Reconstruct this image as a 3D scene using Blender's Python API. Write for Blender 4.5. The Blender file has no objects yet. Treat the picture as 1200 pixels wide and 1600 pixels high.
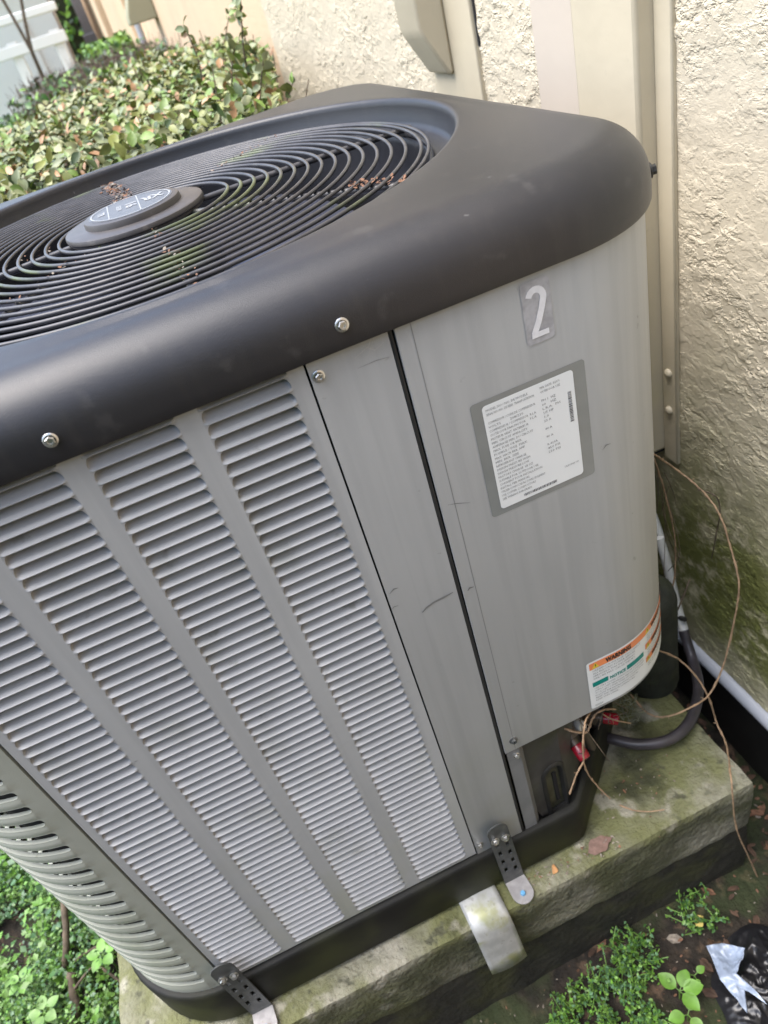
import bpy, math, random
import numpy as np
from mathutils import Matrix, Vector, noise as mnoise

rnd = random.Random(7)
S = bpy.context.scene
COL = S.collection

# ------------------------------------------------------------------ camera
cam_d = bpy.data.cameras.new('camera')
cam = bpy.data.objects.new('camera', cam_d)
COL.objects.link(cam)
S.camera = cam
RC = ((0.9094347509, -0.3339787941, -0.2477631911),
      (-0.3953999965, -0.5099553652, -0.7639400292),
      (0.1287916012, 0.7927191751, -0.5958263446))
cam.matrix_world = Matrix((
    (RC[0][0], -RC[1][0], -RC[2][0], -0.14669342),
    (RC[0][1], -RC[1][1], -RC[2][1], -0.58206088),
    (RC[0][2], -RC[1][2], -RC[2][2], 1.12397900),
    (0, 0, 0, 1)))
cam_d.sensor_fit = 'VERTICAL'
cam_d.sensor_height = 36.0
cam_d.sensor_width = 27.0
cam_d.lens = 1152.68 / 1600 * 36
cam_d.clip_start = 0.02
cam_d.clip_end = 500
cam_d.dof.use_dof = True
cam_d.dof.focus_distance = 0.80
cam_d.dof.aperture_fstop = 7.0

# ------------------------------------------------------------------ light
SUN_EL, SUN_AZ = math.radians(66), math.radians(276)   # azimuth clockwise from +y
world = bpy.data.worlds.new('World')
S.world = world
world.use_nodes = True
wn = world.node_tree
wn.nodes.clear()
sky = wn.nodes.new('ShaderNodeTexSky')
sky.sky_type = 'NISHITA'
sky.sun_disc = False
sky.sun_elevation = SUN_EL
sky.sun_rotation = SUN_AZ
sky.air_density = 1.0
sky.dust_density = 2.5
sky.ozone_density = 0.6
hsv = wn.nodes.new('ShaderNodeHueSaturation')
hsv.inputs['Saturation'].default_value = 0.95
bg = wn.nodes.new('ShaderNodeBackground')
bg.inputs['Strength'].default_value = 0.13
wo = wn.nodes.new('ShaderNodeOutputWorld')
wn.links.new(sky.outputs[0], hsv.inputs['Color'])
wn.links.new(hsv.outputs[0], bg.inputs['Color'])
wn.links.new(bg.outputs[0], wo.inputs['Surface'])
sun_d = bpy.data.lights.new('sun', 'SUN')
sun_d.energy = 1.5
sun_d.angle = math.radians(55)
sun_d.color = (1.0, 0.985, 0.97)
sun = bpy.data.objects.new('sun', sun_d)
COL.objects.link(sun)
sdir = Vector((math.sin(SUN_AZ) * math.cos(SUN_EL), math.cos(SUN_AZ) * math.cos(SUN_EL), math.sin(SUN_EL)))
sun.rotation_euler = sdir.to_track_quat('Z', 'Y').to_euler()
S.view_settings.view_transform = 'Standard'
S.view_settings.look = 'None'
S.view_settings.exposure = 1.85
S.view_settings.gamma = 1.0
S.view_settings.use_curve_mapping = False


# ------------------------------------------------------------------ helpers
def tag(o, label=None, cat=None, group=None, kind=None):
    if label: o['label'] = label
    if cat: o['category'] = cat
    if group: o['group'] = group
    if kind: o['kind'] = kind
    return o


def link(o, parent=None):
    COL.objects.link(o)
    if parent is not None:
        o.parent = parent
    return o


def empty(name, loc=(0, 0, 0)):
    o = bpy.data.objects.new(name, None)
    o.empty_display_size = 0.05
    o.location = loc
    return link(o)


class MB:
    """collects geometry in world coordinates, builds one mesh object"""
    def __init__(self):
        self.v = []; self.f = []; self.m = []

    def add(self, vs, fs, mi=0):
        n = len(self.v)
        self.v.extend([tuple(p) for p in vs])
        self.f.extend([tuple(i + n for i in f) for f in fs])
        self.m.extend([mi] * len(fs))
        return self

    def box(self, a, b, mi=0, M=None):
        x0, y0, z0 = a; x1, y1, z1 = b
        vs = [Vector(p) for p in ((x0, y0, z0), (x1, y0, z0), (x1, y1, z0), (x0, y1, z0),
                                  (x0, y0, z1), (x1, y0, z1), (x1, y1, z1), (x0, y1, z1))]
        if M is not None:
            vs = [M @ p for p in vs]
        return self.add(vs, [(0, 3, 2, 1), (4, 5, 6, 7), (0, 1, 5, 4), (1, 2, 6, 5), (2, 3, 7, 6), (3, 0, 4, 7)], mi)

    def grid(self, P, closed_u=False, closed_v=False, mi=0, flip=False):
        nu = len(P); nv = len(P[0])
        vs = [p for row in P for p in row]
        fs = []
        for i in range(nu if closed_u else nu - 1):
            for j in range(nv if closed_v else nv - 1):
                a = i * nv + j; b = ((i + 1) % nu) * nv + j
                c = ((i + 1) % nu) * nv + (j + 1) % nv; d = i * nv + (j + 1) % nv
                fs.append((a, d, c, b) if flip else (a, b, c, d))
        return self.add(vs, fs, mi)

    def tube(self, pts, r, n=8, mi=0, caps=True):
        pts = [Vector(p) for p in pts]
        rr = r if isinstance(r, (list, tuple)) else [r] * len(pts)
        rings = []
        t0 = (pts[1] - pts[0]).normalized()
        up = Vector((0, 0, 1)) if abs(t0.z) < .9 else Vector((1, 0, 0))
        u = t0.cross(up).normalized()
        for i, p in enumerate(pts):
            t = (pts[min(i + 1, len(pts) - 1)] - pts[max(i - 1, 0)])
            if t.length < 1e-9: t = t0
            t.normalize()
            u = (u - t * u.dot(t))
            if u.length < 1e-6: u = t.orthogonal()
            u.normalize()
            w = t.cross(u)
            rings.append([p + (u * math.cos(2 * math.pi * k / n) + w * math.sin(2 * math.pi * k / n)) * rr[i] for k in range(n)])
        self.grid(rings, closed_v=True, mi=mi)
        if caps:
            self.add(rings[0], [tuple(range(n))], mi)
            self.add(rings[-1], [tuple(range(n - 1, -1, -1))], mi)
        return self

    def lathe(self, prof, M, n=24, mi=0):
        """prof: list of (r, h) ; axis = local z of M"""
        rings = [[M @ Vector((r * math.cos(2 * math.pi * k / n), r * math.sin(2 * math.pi * k / n), h)) for k in range(n)] for r, h in prof]
        return self.grid(rings, closed_v=True, mi=mi, flip=False)

    def prism(self, poly, d, mi=0, M=None):
        """poly in local xy extruded along z 0..d"""
        n = len(poly)
        lo = [Vector((p[0], p[1], 0)) for p in poly]; hi = [Vector((p[0], p[1], d)) for p in poly]
        if M is not None:
            lo = [M @ p for p in lo]; hi = [M @ p for p in hi]
        fs = [tuple(range(n - 1, -1, -1)), tuple(range(n, 2 * n))]
        fs += [(i, (i + 1) % n, (i + 1) % n + n, i + n) for i in range(n)]
        return self.add(lo + hi, fs, mi)

    def mesh(self, name, mats, smooth=None):
        me = bpy.data.meshes.new(name)
        me.from_pydata(self.v, [], self.f)
        for m in (mats if isinstance(mats, (list, tuple)) else [mats]):
            me.materials.append(m)
        if any(self.m):
            me.polygons.foreach_set('material_index', self.m)
        me.update()
        if smooth is not None:
            me.shade_smooth() if hasattr(me, 'shade_smooth') else None
            if smooth < 180:
                me.set_sharp_from_angle(angle=math.radians(smooth))
        return me

    def obj(self, name, mats, parent=None, smooth=40, bevel=0, seg=2):
        me = self.mesh(name, mats, smooth)
        o = bpy.data.objects.new(name, me)
        link(o, parent)
        if bevel:
            b = o.modifiers.new('bevel', 'BEVEL')
            b.width = bevel; b.segments = seg; b.limit_method = 'ANGLE'; b.angle_limit = math.radians(35)
        return o


# ------------------------------------------------------------------ materials
def mat(name, col, rough=0.6, metal=0.0, var=0.0, vscale=20, bump=0.0, bscale=60, spec=0.5,
        layers=(), coat=0.0, stretch=(1, 1, 1), trans=0.0, objrand=0.0):
    """layers: (colour, scale, lo, hi, amount, stretch[, height window (z0, z1)]) : noise-shaped stains"""
    m = bpy.data.materials.new(name)
    m.use_nodes = True
    nt = m.node_tree; N = nt.nodes; L = nt.links
    b = N['Principled BSDF']
    b.inputs['Roughness'].default_value = rough
    b.inputs['Metallic'].default_value = metal
    b.inputs['Specular IOR Level'].default_value = spec
    if coat:
        b.inputs['Coat Weight'].default_value = coat
        b.inputs['Coat Roughness'].default_value = 0.15
    geo = N.new('ShaderNodeNewGeometry')
    pos = geo.outputs['Position']

    def noise(scale, st, detail=5.0):
        mp = N.new('ShaderNodeMapping')
        mp.inputs['Scale'].default_value = st
        L.new(pos, mp.inputs['Vector'])
        n = N.new('ShaderNodeTexNoise')
        n.inputs['Scale'].default_value = scale
        n.inputs['Detail'].default_value = detail
        L.new(mp.outputs[0], n.inputs['Vector'])
        return n.outputs['Fac']

    def mixc(fac, a, bb):
        x = N.new('ShaderNodeMix'); x.data_type = 'RGBA'
        if isinstance(fac, (int, float)): x.inputs['Factor'].default_value = fac
        else: L.new(fac, x.inputs['Factor'])
        for s, v in (('A', a), ('B', bb)):
            i = [q for q in x.inputs if q.name == s and q.type == 'RGBA'][0]
            if isinstance(v, tuple): i.default_value = (*v, 1)
            else: L.new(v, i)
        return [q for q in x.outputs if q.type == 'RGBA'][0]

    def rng(f, lo, hi, a=0.0, c=1.0, smooth=True):
        r = N.new('ShaderNodeMapRange')
        r.interpolation_type = 'SMOOTHSTEP' if smooth else 'LINEAR'
        for k, v in (('From Min', lo), ('From Max', hi), ('To Min', a), ('To Max', c)):
            r.inputs[k].default_value = v
        L.new(f, r.inputs['Value'])
        return r.outputs[0]

    cur = tuple(col)
    if var:
        f = rng(noise(vscale, stretch), .3, .7)
        cur = mixc(f, tuple(max(0, c * (1 - var)) for c in col), tuple(min(1, c * (1 + var)) for c in col))
    if objrand:
        oi = N.new('ShaderNodeObjectInfo')
        h = N.new('ShaderNodeHueSaturation')
        L.new(rng(oi.outputs['Random'], 0, 1, 1 - objrand, 1 + objrand, False), h.inputs['Value'])
        if isinstance(cur, tuple): h.inputs['Color'].default_value = (*cur, 1)
        else: L.new(cur, h.inputs['Color'])
        cur = h.outputs[0]
    for ly in layers:
        c2, sc, lo, hi, amt, st = ly[:6]
        f = rng(noise(sc, st), lo, hi, 0, amt)
        if len(ly) > 6 and ly[6]:
            sep = N.new('ShaderNodeSeparateXYZ'); L.new(pos, sep.inputs[0])
            add = N.new('ShaderNodeMath'); add.operation = 'MULTIPLY_ADD'
            L.new(noise(6, (1, 1, 1)), add.inputs[0]); add.inputs[1].default_value = ly[6][2] if len(ly[6]) > 2 else 0.15
            L.new(sep.outputs['Z'], add.inputs[2])
            w = rng(add.outputs[0], ly[6][0], ly[6][1], 1, 0)
            mm = N.new('ShaderNodeMath'); mm.operation = 'MULTIPLY'
            L.new(f, mm.inputs[0]); L.new(w, mm.inputs[1]); f = mm.outputs[0]
        cur = mixc(f, cur, tuple(c2))
    if isinstance(cur, tuple): b.inputs['Base Color'].default_value = (*cur, 1)
    else: L.new(cur, b.inputs['Base Color'])
    if bump:
        bn = N.new('ShaderNodeBump')
        bn.inputs['Strength'].default_value = 1.0
        bn.inputs['Distance'].default_value = bump
        L.new(noise(bscale, (1, 1, 1), 6), bn.inputs['Height'])
        L.new(bn.outputs[0], b.inputs['Normal'])
    if trans:
        b.inputs['Transmission Weight'].default_value = trans
    m.diffuse_color = (*col, 1)
    return m


U = (1, 1, 1)
VS = (14, 14, 0.7)     # vertical streaks
M = {}
M['panel'] = mat('grey_painted_steel', (.40, .414, .42), .45, var=.04, vscale=3, bump=.00012, bscale=900,
                 layers=(((.32, .33, .34), 5, .57, .66, .35, (12, 12, .35)), ((.345, .357, .365), 4, .40, .66, .6, VS), ((.43, .44, .44), 6, .55, .8, .3, (9, 9, .6)),
                         ((.30, .315, .22), 9, .35, .7, .5, U, (.02, .42)), ((.10, .10, .09), 60, .70, .78, .5, U)))
M['louver'] = mat('grey_louver_paint', (.345, .352, .356), .55, var=.06, vscale=8, objrand=.05,
                  layers=(((.20, .205, .17), 14, .5, .75, .45, U), ((.13, .13, .10), 45, .62, .74, .5, U)))
M['post'] = mat('corner_post_paint', (.32, .335, .29), .45, var=.06, vscale=8, bump=.0001, bscale=800,
                layers=(((.16, .18, .11), 10, .5, .8, .5, U), ((.12, .13, .09), 70, .66, .75, .4, U)))
M['cap'] = mat('dark_textured_cap', (.0175, .0178, .0210), .38, var=.10, vscale=5, bump=.00022, bscale=1100, spec=.55,
               layers=(((.036, .033, .033), 3.5, .45, .75, .5, U), ((.16, .155, .15), 110, .72, .76, .5, U), ((.06, .058, .058), 30, .62, .72, .4, U),
                       ((.034, .032, .031), 5, .5, .8, .4, VS)))
M['dark'] = mat('black_plastic', (.018, .018, .017), .5, var=.2, vscale=20)
M['wire'] = mat('grille_wire', (.050, .049, .052), .36, var=.25, vscale=30,
                layers=(((.10, .13, .035), 9, .56, .72, .6, U), ((.12, .11, .10), 40, .6, .75, .5, U)))
M['pan'] = mat('base_pan_dark', (.009, .009, .0085), .65, var=.3, vscale=14, spec=.3,
               layers=(((.046, .052, .014), 7, .38, .66, .8, (1, 1, 1), (.00, .12)),))
M['inside'] = mat('dark_inside', (.012, .012, .014), .8)
M['fan'] = mat('fan_blade_metal', (.10, .11, .15), .35, .6)
M['screw'] = mat('zinc_screw', (.62, .62, .60), .28, .9, var=.15, vscale=300)
M['galv'] = mat('galvanised_steel', (.42, .43, .42), .45, .35, var=.12, vscale=60,
                layers=(((.25, .26, .10), 25, .45, .65, .8, U), ((.2, .2, .17), 120, .6, .7, .5, U)))
M['bracket'] = mat('dull_bracket_steel', (.075, .080, .080), .5, .25, var=.2, vscale=80,
                   layers=(((.25, .24, .22), 50, .6, .72, .4, U),))
M['foot'] = mat('bare_bracket_foot', (.33, .32, .32), .45, .35, var=.15, vscale=90,
                layers=(((.20, .14, .07), 70, .6, .7, .6, U),))
M['blue'] = mat('blue_bolt', (.12, .33, .55), .4)
M['red'] = mat('red_cap', (.26, .006, .018), .25, spec=.6)
M['brass'] = mat('tarnished_brass', (.12, .10, .08), .45, .5)
M['white'] = mat('white_label', (.74, .77, .78), .35)
M['ink'] = mat('faded_ink', (.20, .21, .22), .5)
M['ink2'] = mat('dark_ink', (.10, .10, .11), .5)
M['black_ink'] = mat('black_ink', (.03, .02, .02), .5)
M['lamin'] = mat('glossy_laminate', (.21, .225, .22), .22, var=.05, vscale=30)
M['reflect'] = mat('grey_reflective_decal', (.36, .37, .40), .4, .1, var=.16, vscale=120,
                   layers=(((.42, .43, .45), 60, .5, .7, .5, (1, 1, 3)),))
M['decal_white'] = mat('white_digit', (.72, .73, .76), .4, var=.04, vscale=200)
M['orange'] = mat('orange_print', (.78, .26, .10), .4)
M['teal'] = mat('teal_print', (.0, .22, .19), .4)
M['yellow'] = mat('yellow_print', (.70, .55, .06), .4)
M['badge'] = mat('badge_grey', (.085, .085, .09), .35)
M['hub'] = mat('hub_plate_grey', (.060, .055, .054), .42, var=.1, vscale=30, layers=(((.12, .11, .10), 60, .6, .72, .5, U),))
M['cream'] = mat('cream_paint', (.50, .44, .32), .55, var=.04, vscale=6, bump=.0006, bscale=45,
                 layers=(((.45, .42, .24), 9, .45, .7, .55, U, (.35, .80)), ((.40, .36, .27), 50, .66, .74, .4, U)))
M['pinkpaint'] = mat('pinkish_paint', (.50, .435, .355), .6, var=.03, vscale=5, bump=.0003, bscale=70)
M['concrete'] = mat('mossy_concrete', (.24, .23, .185), .9, var=.25, vscale=22, bump=.006, bscale=110,
                    layers=(((.118, .125, .040), 6, .34, .58, .88, U), ((.36, .34, .28), 19, .54, .66, .75, U), ((.030, .032, .016), 8, .54, .68, .8, U), ((.040, .044, .018), 5, .30, .55, .85, U, (-.115, -.088, .012)),
                            ((.055, .055, .035), 42, .58, .70, .8, U), ((.035, .038, .016), 13, .58, .72, .7, U)))
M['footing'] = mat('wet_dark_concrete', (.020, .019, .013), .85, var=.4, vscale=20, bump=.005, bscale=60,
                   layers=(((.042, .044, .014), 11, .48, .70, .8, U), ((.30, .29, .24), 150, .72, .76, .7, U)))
M['soil'] = mat('dark_soil', (.016, .012, .008), .95, var=.5, vscale=40, bump=.012, bscale=55,
                layers=(((.10, .065, .040), 35, .55, .68, .8, U), ((.030, .045, .012), 8, .5, .65, .6, U),
                        ((.32, .29, .22), 160, .73, .77, .6, U)))
M['bark'] = mat('vine_bark', (.30, .20, .12), .75, var=.3, vscale=90, bump=.0006, bscale=300)
M['wood'] = mat('old_stick', (.10, .075, .050), .85, var=.35, vscale=50, bump=.002, bscale=120)
M['litter'] = mat('dead_leaf_brown', (.16, .080, .045), .8, var=.4, vscale=120, objrand=.3)
M['litter2'] = mat('dead_leaf_pale', (.22, .19, .155), .8, var=.3, vscale=160, objrand=.3)
M['rubber'] = mat('black_cable_rubber', (.045, .040, .045), .38, var=.2, vscale=40)
M['foam'] = mat('mossy_foam_insulation', (.022, .025, .018), .8, var=.3, vscale=30, bump=.001, bscale=200,
                layers=(((.065, .075, .028), 12, .45, .7, .6, U),))
M['greypipe'] = mat('grey_pvc', (.36, .38, .42), .4, var=.05, vscale=10)
M['whitepipe'] = mat('white_pvc', (.62, .62, .58), .4, var=.08, vscale=30)
M['blackfound'] = mat('black_foundation', (.010, .010, .010), .7, var=.3, vscale=20)  # near-black tone over the whole foundation face
M['whitehouse'] = mat('white_house_paint', (.86, .85, .80), .6)
M['housegrey'] = mat('pale_house_wall', (.88, .87, .82), .7)
M['houseroof'] = mat('pale_house_roof', (.74, .74, .74), .8)
M['bagblack'] = mat('black_bag_plastic', (.012, .012, .014), .30, spec=.55)
M['bagblue'] = mat('blue_grey_bag_lining', (.24, .29, .38), .3, var=.1, vscale=40)


def leafmat(name, c, rough=.45, tr=.25):
    m = mat(name, c, rough, var=.18, vscale=60, objrand=.18)
    return m


LEAF = [leafmat('leaf_olive', (.215, .24, .060)), leafmat('leaf_pale', (.31, .32, .15), .5), leafmat('leaf_green', (.16, .25, .045)),
        leafmat('leaf_grey_green', (.22, .26, .13)), leafmat('leaf_bronze', (.42, .24, .12)), leafmat('leaf_dark', (.060, .095, .028))]
WEED = [leafmat('weed_green', (.115, .22, .042)), leafmat('weed_bright', (.11, .245, .030)), leafmat('weed_dark', (.045, .12, .025)),
        leafmat('weed_blue_green', (.070, .15, .065))]
HEDGE = [leafmat('hedge_green', (.060, .15, .022)), leafmat('hedge_bright', (.17, .33, .04)), leafmat('hedge_dark', (.022, .050, .014))]


def stucco_material():
    m = bpy.data.materials.new('cream_stucco'); m.use_nodes = True
    nt = m.node_tree; N = nt.nodes; L = nt.links
    b = N['Principled BSDF']; out = N['Material Output']
    b.inputs['Roughness'].default_value = .95
    b.inputs['Specular IOR Level'].default_value = .12
    geo = N.new('ShaderNodeNewGeometry')
    tc = N.new('ShaderNodeTexCoord')

    def noise(scale, detail=4, rough=.55, vec=None, dist=0.0):
        n = N.new('ShaderNodeTexNoise')
        n.inputs['Scale'].default_value = scale; n.inputs['Detail'].default_value = detail
        n.inputs['Roughness'].default_value = rough; n.inputs['Distortion'].default_value = dist
        L.new(vec if vec else tc.outputs['Object'], n.inputs['Vector'])
        return n.outputs['Fac']

    def rng(f, lo, hi, a=0., c=1.):
        r = N.new('ShaderNodeMapRange'); r.interpolation_type = 'SMOOTHSTEP'
        for k, v in (('From Min', lo), ('From Max', hi), ('To Min', a), ('To Max', c)):
            r.inputs[k].default_value = v
        L.new(f, r.inputs['Value']); return r.outputs[0]

    def math_(op, a, c, d=None):
        x = N.new('ShaderNodeMath'); x.operation = op
        for i, v in enumerate((a, c, d)):
            if v is None: continue
            if isinstance(v, (int, float)): x.inputs[i].default_value = v
            else: L.new(v, x.inputs[i])
        return x.outputs[0]

    def mixc(f, a, c):
        x = N.new('ShaderNodeMix'); x.data_type = 'RGBA'
        L.new(f, x.inputs['Factor'])
        for s, v in (('A', a), ('B', c)):
            i = [q for q in x.inputs if q.name == s and q.type == 'RGBA'][0]
            if isinstance(v, tuple): i.default_value = (*v, 1)
            else: L.new(v, i)
        return [q for q in x.outputs if q.type == 'RGBA'][0]

    # trowelled coat: flat knocked-down islands, lumpy in some bands and nearly smooth in others
    mp = N.new('ShaderNodeMapping'); mp.inputs['Scale'].default_value = (1, 1, 1.5)
    mp.inputs['Rotation'].default_value = (.35, 0, 0)
    L.new(tc.outputs['Object'], mp.inputs['Vector'])
    mv = mp.outputs[0]
    band = rng(noise(5.5, 3, .5), .36, .64, .22, 1.0)
    p1 = rng(noise(22, 5, .62, vec=mv, dist=.12), .45, .57)
    p2 = rng(noise(58, 3, .6, vec=mv, dist=.2), .48, .60)
    p3 = noise(110, 5, .7)
    h = math_('ADD', math_('MULTIPLY', p1, .0029), math_('MULTIPLY', p2, .0010))
    h = math_('MULTIPLY', h, band)
    h = math_('ADD', h, math_('MULTIPLY', p3, .0011))
    h = math_('ADD', h, math_('MULTIPLY', noise(9, 2), .0040))
    dsp = N.new('ShaderNodeDisplacement')
    dsp.inputs['Midlevel'].default_value = 0; dsp.inputs['Scale'].default_value = 1.0
    L.new(h, dsp.inputs['Height']); L.new(dsp.outputs[0], out.inputs['Displacement'])
    sep = N.new('ShaderNodeSeparateXYZ'); L.new(geo.outputs['Position'], sep.inputs[0])
    base = mixc(rng(noise(1.3, 3), .3, .7), (.50, .44, .33), (.55, .49, .37))
    base = mixc(rng(p3, .3, .7, 0, .35), base, (.58, .52, .40))
    # moss and damp: climbs from the ground, strongest behind the unit
    z = math_('MULTIPLY_ADD', noise(7, 5, .65), -.32, sep.outputs['Z'])
    yb = math_('MULTIPLY', math_('ABSOLUTE', math_('SUBTRACT', sep.outputs['Y'], .20), 0), .55)
    z = math_('ADD', z, yb)
    damp = rng(z, .05, .50, 1, 0)
    moss = rng(z, .0, .33, 1, 0)
    # a paler, scoured strip just above the pipe
    low = rng(math_('MULTIPLY_ADD', noise(12, 3), .05, sep.outputs['Z']), -.11, .02, .15, 1)
    moss = math_('MULTIPLY', moss, low)
    patch = rng(noise(13, 7, .75), .34, .54)
    moss = math_('MULTIPLY', moss, patch)
    base = mixc(math_('MULTIPLY', damp, .42), base, (.35, .345, .18))
    base = mixc(math_('MULTIPLY', moss, .93), base, (.112, .125, .028))
    L.new(base, b.inputs['Base Color'])
    m.displacement_method = 'BOTH'
    return m


M['stucco'] = stucco_material()
m2 = mat('far_stucco_peach', (.58, .43, .28), .8, var=.05, vscale=3, bump=.003, bscale=50)
M['farstucco'] = m2

# ------------------------------------------------------------------ dimensions
XC, YC, HALF, RAD = -.155, .475, .475, .140       # body centre, half width, corner radius
XL, XR = XC - HALF, XC + HALF                     # -.63 .. .32
Z_TOP = .868                                      # bottom edge of the cap
PAD_Z = -.088
GROUND = -.385
WALL = .52


def outline(n_arc=10, n_side=12, cx=XC, cy=YC, half=HALF, r=RAD):
    """closed list of (x, y, nx, ny), starting at the left end of the front, going right"""
    P = []
    cs = [((cx + half - r, cy - half + r), -90), ((cx + half - r, cy + half - r), 0),
          ((cx - half + r, cy + half - r), 90), ((cx - half + r, cy - half + r), 180)]
    prev = (cx - half + r, cy - half)
    for (c, a0) in cs:
        a = math.radians(a0)
        st = (c[0] + r * math.cos(a), c[1] + r * math.sin(a))
        nx, ny = math.cos(a), math.sin(a)
        for k in range(n_side):
            t = k / n_side
            P.append((prev[0] + (st[0] - prev[0]) * t, prev[1] + (st[1] - prev[1]) * t, nx, ny))
        for k in range(n_arc):
            b = math.radians(a0 + 90 * k / n_arc)
            P.append((c[0] + r * math.cos(b), c[1] + r * math.sin(b), math.cos(b), math.sin(b)))
        e = math.radians(a0 + 90)
        prev = (c[0] + r * math.cos(e), c[1] + r * math.sin(e))
    return P


def cont(s, off=0.0):
    """point on the front/right body contour; s = x on the flat front, arc length beyond"""
    x1 = XR - RAD; x0 = XL + RAD; al = RAD * math.pi / 2
    if x0 <= s <= x1:
        return (s, -off, 0, -1)
    if s > x1:
        q = s - x1
        if q <= al:
            a = -math.pi / 2 + q / RAD
            nx, ny = math.cos(a), math.sin(a)
            return (x1 + (RAD + off) * nx, RAD + (RAD + off) * ny, nx, ny)
        return (XR + off, RAD + q - al, 1, 0)
    q = x0 - s
    if q <= al:
        a = -math.pi / 2 - q / RAD
        nx, ny = math.cos(a), math.sin(a)
        return (x0 + (RAD + off) * nx, RAD + (RAD + off) * ny, nx, ny)
    return (XL - off, RAD + q - al, -1, 0)


def cp(s, z, off=0.0):
    x, y, _, _ = cont(s, off)
    return (x, y, z)


def srange(a, b, step=.01):
    n = max(1, int(math.ceil((b - a) / step)))
    return [a + (b - a) * i / n for i in range(n + 1)]


def shell(s0, s1, z0, z1, off, th=.0012, step=.012, ret=.004):
    """sheet-metal panel following the contour, edges returned inwards"""
    mb = MB()
    ss = srange(s0, s1, step)
    P = []
    P.append([cp(s, z0, off - ret) for s in ss])
    P.append([cp(s, z0 + .0006, off - .0004) for s in ss])
    P.append([cp(s, z0 + .0018, off) for s in ss])
    P.append([cp(s, z1, off) for s in ss])
    mb.grid(P, flip=True)
    for e in (s0, s1):
        mb.grid([[cp(e, z0, off), cp(e, z0, off - ret)], [cp(e, z1, off), cp(e, z1, off - ret)]])
    return mb


# ================================================================== AIR CONDITIONER
ac = empty('air_conditioner', (XC, YC, PAD_Z))
tag(ac, 'large grey outdoor air conditioner with dark rounded top and louvered side on a pad', 'air conditioner')


def part(mb, name, mats, parent=ac, smooth=40, bevel=0, label=None, seg=2):
    o = mb.obj(name, mats, None, smooth, bevel, seg)
    o.parent = parent
    root = parent
    M0 = Matrix.Identity(4)
    off = Vector((0, 0, 0))
    while root is not None:
        off += root.location; root = root.parent
    o.location = -off                        # geometry is written in world coordinates
    if label: o['label'] = label
    return o


# ---- base pan (dark tray, cut off diagonally at the front right corner)
def pan_contour(off=0.0):
    x0 = XL + RAD
    P = []
    r = RAD
    for k in range(13):                               # left front rounded corner
        a = math.radians(180 + 90 * k / 12)
        P.append((x0 + (r + off) * math.cos(a), RAD + (r + off) * math.sin(a)))
    P += [(x, -off) for x in (-.4, -.3, -.2, -.1, 0, .05)]
    # soft chamfer
    A = Vector((.085, -off)); B = Vector((.225 + off * .7, .135 - off * .7)); Cc = Vector((XR + off, .27))
    P += [(A.x, A.y), (A.x + .012, A.y + .004), (A.x + .022, A.y + .013)]
    for t in (.3, .5, .7, .9):
        q = A.lerp(B, t); P.append((q.x + .006, q.y))
    P += [(B.x + .02, B.y + .018), (Cc.x - .03, Cc.y - .05), (Cc.x, Cc.y)]
    P += [(XR + off, YC), (XR + off, .81)]
    for k in range(9):
        a = math.radians(0 + 90 * k / 8)
        P.append((XR - RAD + (r + off) * math.cos(a), YC + HALF - RAD + (r + off) * math.sin(a)))
    for k in range(9):
        a = math.radians(90 + 90 * k / 8)
        P.append((x0 + (r + off) * math.cos(a), YC + HALF - RAD + (r + off) * math.sin(a)))
    return P


mb = MB()
rows = []
for off, z in ((.004, PAD_Z + .001), (.0095, PAD_Z + .010), (.0095, .004), (.008, .010), (.005, .012), (-.003, .012), (-.004, -.004)):
    rows.append([(x, y, z) for x, y in pan_contour(off)])
mb.grid(rows, closed_v=True)
inner = rows[-1]
n = len(inner)
mb.add(inner, [tuple(range(n))])
base_pan = part(mb, 'base_pan', M['pan'], smooth=50, label='mossy black base tray')

# ---- dark core behind all louvers
mb = MB()
ol = [(x - nx * .030, y - ny * .030) for x, y, nx, ny in outline()]
keep = []
for x, y in ol:
    keep.append((x, y))
rows = [[(x, y, z) for x, y in keep] for z in (.232, .80)]
mb.grid(rows, closed_v=True)
# lower part leaves the service recess free
low = [(x, y) for x, y in pan_contour(-.034)]
mb.grid([[(x, y, z) for x, y in low] for z in (0.0, .232)], closed_v=True)
mb.add([(x, y, .232) for x, y in keep], [tuple(range(len(keep)))])
part(mb, 'coil_core', M['inside'])

# ---- louvered front panel
Z0L, Z1L = .018, .872
COLS = [(-.4765, -.3970), (-.3765, -.2960), (-.2765, -.1955), (-.1757, -.0945)]
mb = MB()
SEAM_A, SEAM_B, SEAM_C = -.487, -.0785, .001
edges = [SEAM_A + .002] + [e for c in COLS for e in c] + [SEAM_B - .001]
for i in range(0, len(edges), 2):
    a, b = edges[i], edges[i + 1]
    mb.add([(a, 0, Z0L - .002), (b, 0, Z0L - .002), (b, 0, Z1L), (a, 0, Z1L)], [(0, 1, 2, 3)])
ZB = .0265                                          # lower end of the louver columns
for a, b in COLS:
    mb.add([(a, 0, Z0L - .002), (b, 0, Z0L - .002), (b, 0, ZB), (a, 0, ZB)], [(0, 1, 2, 3)])
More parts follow.
